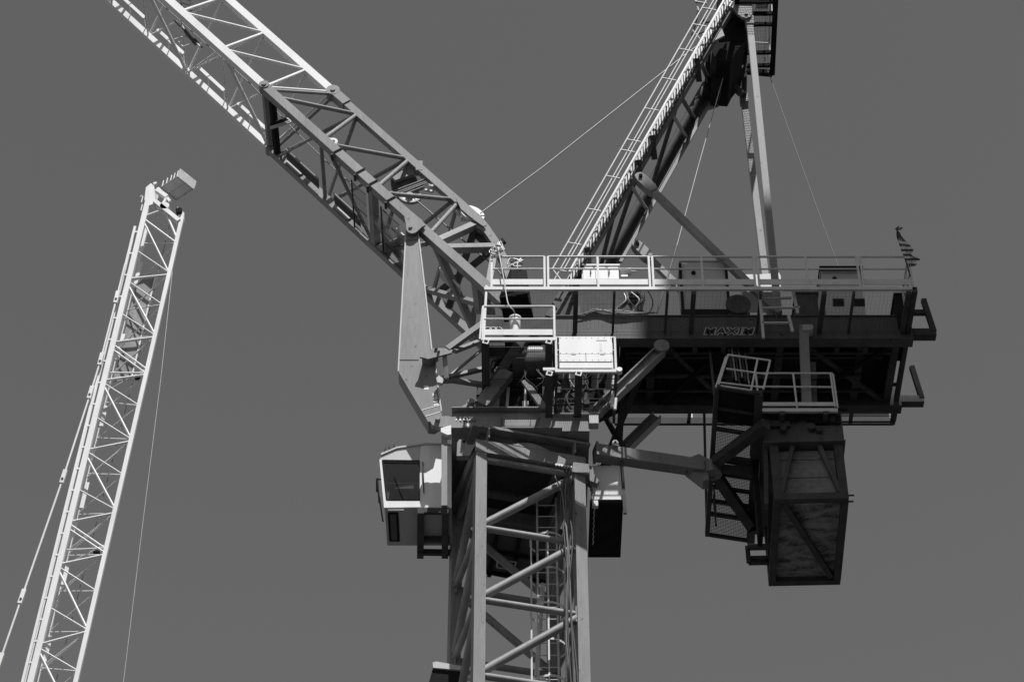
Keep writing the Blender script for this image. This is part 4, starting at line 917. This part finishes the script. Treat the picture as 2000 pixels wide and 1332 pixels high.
# ------------------------------------------------------------------ side beam, hub and catwalk fixed to the mast
OY = NL.y + .62
ob0, ob1 = U(1164, 884, OY), U(1372, 914, OY + .55)
OUT = Thing('tie_beam', 'long pale tie beam with round hub reaching out from the mast collar', 'beam', ob0)
OUT.beam('bar', ob0, ob1, .27, .30, RED, (0, 0, 1)); OUT.beam('end_plate', ob0 - (ob1 - ob0).normalized() * .03, ob0 + (ob1 - ob0).normalized() * .02, .34, .36, RED, (0, 0, 1))
lg = OUT.put('lug', MB().prism([U(x, y, OY - .1) for x, y in [(1195, 868), (1196, 862), (1199, 859), (1204, 859), (1208, 863), (1209, 870)]], (0, .04, 0)), GREY); OUT.pin('lug_hole', 1202, 863, OY - .105, .025, .02, BLACK, lg)
HZ = U(1392, 918, OY + .6).z
def hz(px, py): return UZ(px, py, HZ)
hub = hz(1392, 917)
OUT.put('hub', MB().disc(hub, (0, 0, 1), .20, .30, 8), RED)
OUT.put('fork', MB().prism([U(1340, 895, OY + .45), U(1366, 886, OY + .5), U(1384, 896, OY + .5), U(1384, 936, OY + .5), U(1374, 938, OY + .5), U(1340, 912, OY + .45)], (0, .3, 0)), RED)
for a, b, w_ in (((1398, 902), (1496, 828), .22), ((1400, 930), (1470, 1030), .22), ((1466, 1026), (1500, 1036), .24), ((1405, 915), (1470, 922), .1)): OUT.beam('arm', hz(*a), hz(*b), w_, .2, STEEL, (0, 0, 1))
CW = Thing('catwalk', 'grating catwalk with a leaning guard rail hanging beside the counterweight', 'catwalk', hz(1430, 900) + V((0, 0, .2)))
def cz(px, py): return UZ(px, py, HZ + .25)
k0, k1, k2, k3 = cz(1400, 755), cz(1482, 768), cz(1466, 1056), cz(1381, 1043)
CW.beam('side_beam', k0, k3, .09, .14, STEEL, (0, 0, 1)); CW.beam('side_beam', k1, k2, .17, .16, STEEL, (0, 0, 1))
for t in (0.0, .13, .27, .46, .55, .66, .76, .85, 1.0): CW.beam('joist', lerp(k0, k3, t), lerp(k1, k2, t), .07 if t not in (.46, .55) else .2, .08, STEEL, (0, 0, 1))
CW.put('floor_plate', MB().prism([lerp(k0, k3, .02), lerp(k1, k2, .02), lerp(k1, k2, .22), lerp(k0, k3, .22)], (0, 0, .03)), BLACK)
m_ = MB()
for k in range(26): t = (k + .5) / 26; m_.beam(lerp(lerp(k0, k1, t), lerp(k3, k2, t), .22), lerp(k3, k2, t), .006, .012, (0, 0, 1))
for k in range(80): t = .22 + .78 * (k + .5) / 80; m_.beam(lerp(k0, k3, t), lerp(k1, k2, t), .006, .012, (0, 0, 1))
CW.put('grating', m_, STEEL, kind='stuff')
ry = k0.y
def rr(px, py): return U(px, py, ry)
for a, b in (((1422, 693), (1403, 752)), ((1418, 697), (1398, 757)), ((1480, 700), (1467, 762)), ((1504, 704), (1491, 760))): CW.tube('rail_post', rr(*a), rr(*b), .022, RAIL)
for a, b in (((1422, 693), (1504, 704)), ((1418, 720), (1498, 731)), ((1405, 747), (1492, 757)), ((1403, 753), (1468, 762))): CW.tube('guard_rail', rr(*a), rr(*b), .02, RAIL)
for y in (1000, 1020): CW.tube('guard_rail', cz(1393, y - 60) - V((0, 0, .1)), cz(1398, y) - V((0, 0, .1)), .02, STEEL)
CW.tube('hanger', k0 + V((.05, .9, 0)), V((k0.x + .1, YN + .4, DZ)), .03, STEEL); CW.tube('hanger', k3 , V((k3.x, YF, DZ)), .03, STEEL)
for k in range(6): CW.tube('cable', V((U(1425 + k * 7, 690, YN).x, YN + .2 + .05 * k, DZ - .1)), V((U(1430 + k * 6, 690, YN).x, YN + .2, DZ - 1.1 - .1 * (k % 3))), .018, GALV if k % 2 else RUBBER)

# ------------------------------------------------------------------ counterweight
KY = YM - 1.15
def ku(px, py): return U(px, py, KY)
KZB = ku(1585, 968).z; kx0, kx1 = ku(1516, 968).x, ku(1661, 968).x; KB = UZ(1580, 1137, KZB).y
KT = ku(1585, 866).z; KTT = ku(1585, 800).z
CWT = Thing('counterweight', 'heavy stacked slab counterweight hung in a steel frame below the deck', 'counterweight', V(((kx0 + kx1) / 2, YM, KZB)))
for x in (kx0 + .09, kx1 - .09):
    for y in (KY + .09, KB - .09): CWT.beam('corner_post', V((x, y, KZB)), V((x, y, KT)), .18, .18, STEEL)
CWT.box('head_box', (kx0 - .12, KY - .05, KT), (kx1 + .04, KB, KTT), RED_SHADE)  # darkened crane paint stands for shade on the head
CWT.box('head_flange', (kx0 - .14, KY - .1, KT - .03), (kx1 + .06, KB + .02, KT - .001), RED_SHADE)
ns = 5
for k in range(ns):
    za = KZB + .14 + (KT - .06 - KZB - .14) * k / ns; zb = KZB + .14 + (KT - .06 - KZB - .14) * (k + 1) / ns - .012
    CWT.box('slab', (kx0 + .185, KY + .16 + .01 * (k % 2), za), (kx1 - .185, KB - .1, zb), CONC)
CWT.box('bottom_plate', (kx0 + .1, KY + .1, KZB + .05), (kx1 - .1, KB - .1, KZB + .1), RUST)
for a, b in (((kx0, KY + .07), (kx1, KY + .07)), ((kx0, KB - .07), (kx1, KB - .07)), ((kx0 + .07, KY + .15), (kx0 + .07, KB - .15)), ((kx1 - .07, KY + .15), (kx1 - .07, KB - .15))):
    CWT.beam('bottom_beam', V((*a, KZB)), V((*b, KZB)), .15, .16, STEEL, (0, 0, 1))
CWT.beam('bottom_diagonal', V((kx0 + .2, KY + .2, KZB - .01)), V((kx1 - .2, KB - .2, KZB - .01)), .12, .09, STEEL, (0, 0, 1))
for a, b in (((kx0 + kx1) / 2 - .28, kx0 + .16), ((kx0 + kx1) / 2 + .28, kx1 - .16)): CWT.beam('front_brace', V((a, KY + .05, KT - .04)), V((b, KY + .05, KZB + .12)), .09, .09, RED_SHADE)
CWT.beam('side_brace', V((kx0 + .03, KY + .3, KT)), V((kx0 + .03, KB - .2, KZB + .1)), .1, .08, STEEL)
CWT.beam('side_brace', V((kx0 - .02, KY + .2, KTT)), V((kx0 - .16, KY + .2, KZB - .1)), .08, .2, STEEL); CWT.beam('side_brace', V((kx0 - .25, YM, KTT)), V((kx0 - .25, YM, KZB - .2)), .1, .5, BLACK)
for y in (KY, KY + .2): CWT.tube('bolt', V((kx1, y + .05, KZB + .03)), V((kx1 + .12, y + .05, KZB + .03)), .02, STEEL)
e0 = UZ(1458, 1066, KZB + .1); e1_ = UZ(1504, 1066, KZB + .1); e2 = UZ(1504, 1096, KZB + .1); e3 = UZ(1459, 1094, KZB + .1)
for a, b in ((e0, e1_), (e3, e2), (e0, e3)): CWT.beam('step_bar', a, b, .1, .1, STEEL, (0, 0, 1))
CWT.box('step_plate', e3 + V((0, -.15, 0)), e2 + V((.1, .1, .04)), STEEL)
# hanger column
CWT.beam('hanger_column', U(1573, 640, YN - .2), U(1580, 792, YN - .2), .20, .22, RED); CWT.beam('hanger_column', U(1583, 712, YN - .16), U(1586, 792, YN - .16), .30, .16, STEEL)
hp_ = CWT.plate('hanger_eye', [(1572, 634), (1590, 634), (1593, 638), (1592, 643), (1584, 645), (1572, 645)], YN - .34, .3, GREY)
CWT.plate('hanger_eye', [(1587, 733), (1600, 731), (1600, 739), (1588, 741)], YN - .3, .05, STEEL)
CWT.o.rotation_euler.z = math.radians(-2.0)
# platform with railing on the counterweight head
ky = KY - .35
def kr(px, py): return U(px, py, ky)
KP = Thing('counterweight_platform', 'railed service platform on top of the counterweight frame', 'platform', kr(1560, 797))
pz = kr(1560, 797).z; pa, pb_ = kr(1483, 797).x, kr(1636, 797).x
KP.box('edge_beam', (pa, ky, pz - .09), (pb_, ky + .06, pz), RAIL); KP.box('floor', (pa, ky + .062, pz - .05), (pb_, KY + .8, pz - .02), STEEL)
for a, b in (((1476, 728), (1483, 796)), ((1549, 730), (1557, 796)), ((1622, 729), (1631, 794)), ((1627, 731), (1636, 796))): KP.tube('rail_post', kr(*a), kr(*b), .022, RAIL)
for a, b in (((1476, 729), (1626, 729)), ((1479, 755), (1628, 756))): KP.tube('guard_rail', kr(*a), kr(*b), .02, RAIL)
KP.box('toe_board', kr(1484, 791) + V((0, .02, 0)), kr(1632, 784) + V((0, .035, 0)), RAIL)
KP.box('toe_board', kr(1494, 777) + V((0, .7, 0)), kr(1648, 774) + V((0, .72, 0)), RAIL)
for k, (x, y, r_) in enumerate(((1530, 838, .05), (1585, 835, .06), (1600, 840, .05), (1625, 820, .05))): KP.tube('service_pipe', U(x - 28, y - 22, KY - .15), U(x + 30, y - 20, KY - .15), r_ * .7, BLACK); KP.put('fitting', MB().disc(U(x, y, KY - .12), (0, 1, 0), r_ * 1.4, .12, 12), STEEL)
KP.box('service_box', U(1492, 832, KY - .12), U(1540, 806, KY - .06), STEEL); KP.box('service_box', U(1590, 826, KY - .14), U(1640, 814, KY - .06), BLACK)
for x in (1527, 1612): KP.beam('joist', V((kr(x, 797).x, ky - .01, pz - .14)), V((kr(x, 797).x, KY + .7, pz - .14)), .1, .1, STEEL, (0, 0, 1))

# ------------------------------------------------------------------ flag
FY = YD + .02
fp0, fp1 = U(1751, 446, FY), U(1778, 540, FY)
FLAG = Thing('flag', 'striped flag hanging slack from a leaning staff at the deck corner', 'flag', fp1)
FLAG.tube('staff', fp0, fp1, .018, STEEL)
for a, b in (((1748, 447), (1763, 445)), ((1750, 449), (1762, 448)), ((1751, 446), (1756, 442))): FLAG.tube('tie_cord', U(*a, FY), U(*b, FY), .012, STEEL)
Lf = [(1751, 451), (1751, 462), (1755, 475), (1759, 486), (1762, 495), (1767, 503), (1771, 511), (1776, 521)]
Rf = [(1756, 452), (1763, 464), (1771, 473), (1779, 481), (1784, 489), (1781, 499), (1797, 507), (1787, 520)]
NB = 13
def crv(P_, t): q = smooth([V((x, y, 0)) for x, y in P_], 8); k = t * (len(q) - 1); i = min(int(k), len(q) - 2); return lerp(q[i], q[i + 1], k - i)
for s in range(NB):
    m_ = MB(); vs = []; fs = []; nu, nv = 8, 3
    for j in range(nv + 1):
        t = (s + j / nv) / NB
        for i in range(nu + 1):
            u_ = i / nu; tt = min(1, max(0, t + .10 * (u_ - .3) * math.sin(math.pi * t)))
            c = lerp(crv(Lf, tt), crv(Rf, tt), u_)
            vs.append(U(c.x, c.y, FY - .03 + .12 * math.sin(5.5 * u_ + 6 * t) * u_))
    for j in range(nv):
        for i in range(nu): fs.append((j * (nu + 1) + i, j * (nu + 1) + i + 1, (j + 1) * (nu + 1) + i + 1, (j + 1) * (nu + 1) + i))
    FLAG.put('stripe', m_.add(vs, fs, True), CLOTHD if s % 2 == 0 or s < 2 else CLOTHL)
for k in range(9):
    t = .12 + .3 * random.random(); c = lerp(crv(Lf, t), crv(Rf, t), .15 + .35 * random.random()); FLAG.put('star', MB().disc(U(c.x, c.y, FY - .13), (0, 1, 0), .013, .006, 6), CLOTHL)

# ------------------------------------------------------------------ the second crane
ZY = 79.0; ZT = ZY + 1.5
def zu(px, py): return U(px, py, ZY)
J2top, J2bot = zu(289, 395), zu(60, 1332)
def Lx(y): return 289 + (y - 395) * (60 - 289) / (1332 - 395)
def Rx(y): return 356 + (y - 425) * (148 - 356) / (1332 - 425)
def L(y): return zu(Lx(y), y)
def R(y): return zu(Rx(y), y)
def Tp(y): return L(y) + V((-0.20, 1.5, 0.0))
YB2 = 1700
base2 = (L(YB2) + R(YB2)) / 2 + V((0, .75, 0))
J2 = Thing('white_crane_jib', 'slender white lattice jib of the second crane with a caged tip', 'crane jib', base2)
J2.beam('chord', L(372), L(YB2), .24, .22, WHT); J2.beam('chord', R(428), R(YB2), .18, .18, WHT); J2.beam('chord', Tp(400), Tp(YB2), .17, .17, WHT)
W = lambda a, b, r=.05: J2.tube('lattice_brace', a, b, r, WHT, 6)
heads = [(545, 537), (669, 659), (743, 732), (879, 862), (1019, 1002), (1102, 1083), (1258, 1233)]
for lv, rv in heads: W(L(lv), R(rv), .06); W(R(rv), Tp(rv + 28), .04)
for a, b, r in ((428, 475, .055), (432, 535, .045), (489, 533, .035), (550, 595, .035), (556, 655, .05), (612, 655, .035), (673, 722, .045), (682, 730, .045), (748, 792, .035), (752, 858, .05), (814, 858, .035), (882, 927, .035), (889, 995, .05), (955, 995, .035),
                (1023, 1072, .045), (1032, 1080, .045), (1107, 1154, .035), (1112, 1230, .05), (1185, 1230, .035), (1265, 1310, .035), (1270, 1390, .05), (1420, 1460, .05), (1330, 1390, .035)): W(L(a), R(b), r)
for rv, t1, t2 in ((475, 430, 520), (595, 560, 640), (655, 620, 690), (792, 740, 815), (858, 810, 890), (927, 880, 960), (1002, 960, 1040), (1083, 1040, 1120), (1154, 1110, 1190), (1233, 1190, 1270), (1310, 1260, 1350)):
    W(R(rv), Tp(t1), .03); W(R(rv), Tp(t2), .03)
for y0_, y1_ in ((500, 560), (640, 700), (780, 830), (930, 990), (1090, 1140), (1230, 1290)):
    J2.beam('splice_plate', Tp(y0_ - 30) + V((.13, -.1, 0)), Tp(y1_ - 40) + V((.13, -.1, 0)), .2, .05, WHT)
for y0_, y1_ in ((500, 700),):
    q = [Tp(y0_) + V((.15, 0, 0)), Tp(y1_) + V((.15, 0, 0)), Tp(y1_) + V((.95, 0, .15)), Tp(y0_) + V((.95, 0, .15))]
    J2.put('mesh_panel', MB().prism(q, (0, .03, 0)), RED)
    J2.beam('panel_edge', q[2], q[3], .06, .06, WHT)
for lv, rv in ((716, 708), (1062, 1050)):
    J2.put('joint_bar', MB().tube(lerp(L(lv + 12), R(rv + 20), .1), lerp(L(lv + 12), R(rv + 20), .95), .04, 6), WHT); J2.box('joint_block', lerp(L(lv), R(rv), .62) + V((0, .5, 0)), lerp(L(lv), R(rv), .75) + V((0, .8, -.25)), BLACK)
    J2.put('joint_bar', MB().tube(Tp(rv + 10), lerp(Tp(rv + 10), R(rv + 10), .9), .03, 6), WHT)
# side rail along the jib
J2.beam('side_rail', zu(264, 443), zu(Lx(YB2) - 17, YB2), .11, .10, WHT); J2.tube('side_rail', zu(259, 470), zu(Lx(YB2) - 11, YB2), .03, WHT)
for k in range(22):
    y = 455 + k * 42; J2.beam('rail_bracket', zu(Lx(y) - 14, y), L(y - 3), .07, .08, WHT)
# tip: cheeks, head beam and cage
J2.plate('head_cheek', [(285, 366), (295, 358), (301, 364), (304, 397), (292, 401), (282, 390)], ZY - .1, .25, WHT)
J2.plate('head_cheek', [(297, 364), (306, 372), (310, 385), (303, 396)], ZY + 1.0, .25, GREY)
J2.beam('head_beam', zu(303, 396), zu(350, 434), .2, .3, WHT); J2.beam('head_beam', zu(306, 372), zu(326, 386), .2, .2, WHT)
J2.put('head_hub', MB().disc(zu(322, 406), (0, 1, 0), .22, .3, 12), WHT)
W(zu(316, 411), L(423), .06); W(zu(324, 416), R(468), .06); W(zu(318, 400), zu(326, 386), .09)
J2.plate('head_cheek', [(347, 404), (360, 416), (358, 428), (350, 424), (344, 412)], ZY, .3, WHT); J2.put('sheave', MB().disc(zu(350, 415), (0, 1, 0), .15, .34, 16), BLACK)
for a, b in (((274, 385), (278, 382)), ((276, 396), (279, 384)), ((275, 412), (278, 400))): J2.tube('antenna', zu(*a), zu(*b), .03, WHT)
fz = zu(330, 366).z
cage = [UZ(347, 345, fz + .2), UZ(377, 369, fz + .2), UZ(344, 391, fz + .2), UZ(315, 366, fz + .2)]
J2.put('cage_floor', MB().prism(cage, (0, 0, .04)), WHT)
up = V((.06, 0, .55))
J2.put('cage_panel', MB().prism([cage[0] + V((0, 0, .05)), cage[1] + V((0, 0, .05)), cage[1] + up, cage[0] + up], (.05, .05, 0)), RAIL)
for a, b in ((cage[0], cage[1]), (cage[1], cage[2]), (cage[2], cage[3]), (cage[3], cage[0])): J2.beam('cage_bar', a, b, .05, .05, GREY, (0, 0, 1))
J2.beam('cage_bar', lerp(cage[0], cage[1], .5), lerp(cage[3], cage[2], .5), .03, .03, GREY, (0, 0, 1))
for t in (0.05, .25, .45, .7, .95):
    p = lerp(cage[0], cage[3], t); J2.tube('cage_post', p, p + V((.03, 0, .4)), .03, WHT, 6)
J2.tube('cage_post', cage[2] + V((.3, -.3, 0)), cage[2] + V((.33, -.3, .4)), .03, WHT, 6)
for a, b in (((308, 368), (318, 378)), ((326, 386), (332, 394)), ((300, 360), (306, 358))): J2.beam('bracket', zu(*a), zu(*b), .12, .1, WHT)
# pendant and ropes of the second crane
pend = [(244, 516), (228, 581), (197, 702), (177, 767), (124, 931), (43, 1165), (0, 1290), (-60, 1465)]
P2_ = Thing('pendant_line', 'pale jointed pendant bar slanting beside the white jib', 'pendant', U(*pend[-1], ZY - .2))
for k, (a, b) in enumerate(zip(pend, pend[1:])):
    P2_.tube('bar', U(*a, ZY - .2), U(*b, ZY - .2), .045, WHT, 8)
    p, q = U(*b, ZY - .2), U(*a, ZY - .2); d = (q - p).normalized()
    P2_.beam('link', p - d * .35, p + d * .35, .17, .14, WHT); P2_.put('pin', MB().disc(p - d * .15, (0, 1, 0), .05, .2, 8), STEEL)
def bigrope(pts, label, r, m): return solo('hoist_rope', MB().path(pts, r, 5), m, label, 'rope', pts[-1])
bigrope([U(352, 420, ZY + .2), U(338, 518, ZY + .1), U(314, 740, ZY), U(280, 1012, ZY), U(241, 1332, ZY), U(190, 1750, ZY)], 'thin pale hoist rope hanging down from the white jib tip', .014, ROPE)
bigrope([U(331, 440, ZY + .7), U(308, 537, ZY + .7), U(262, 735, ZY + .7), U(200, 975, ZY + .7), U(112, 1320, ZY + .7), U(20, YB2, ZY + .7)], 'grey cable strung along inside the white lattice jib', .016, DARKROPE)
# mast that carries the second jib (below the picture)
M2 = Thing('white_crane_mast', 'white lattice mast standing under the second jib', 'crane mast', V((base2.x, base2.y, 0)))
for i in (-1, 1):
    for j in (-1, 1): M2.beam('leg', V((base2.x + i, base2.y + j, 0)), V((base2.x + i, base2.y + j, base2.z - .4)), .22, .22, WHT)
M2.box('head_platform', (base2.x - 2, base2.y - 1.6, base2.z - .398), (base2.x + 3, base2.y + 1.6, base2.z), WHT)
k = 0
while 2 + 2 * k + 2 < base2.z - .4:
    z = 2 + 2 * k
    for a, b in (((-1, -1), (1, -1)), ((1, -1), (1, 1)), ((1, 1), (-1, 1)), ((-1, 1), (-1, -1))):
        M2.tube('lattice_brace', V((base2.x + a[0], base2.y + a[1], z)), V((base2.x + b[0], base2.y + b[1], z + 2)), .06, WHT, 6)
    k += 1
print('objects', len(bpy.data.objects), 'HB', HB, 'cor', cor, 'base2', base2)
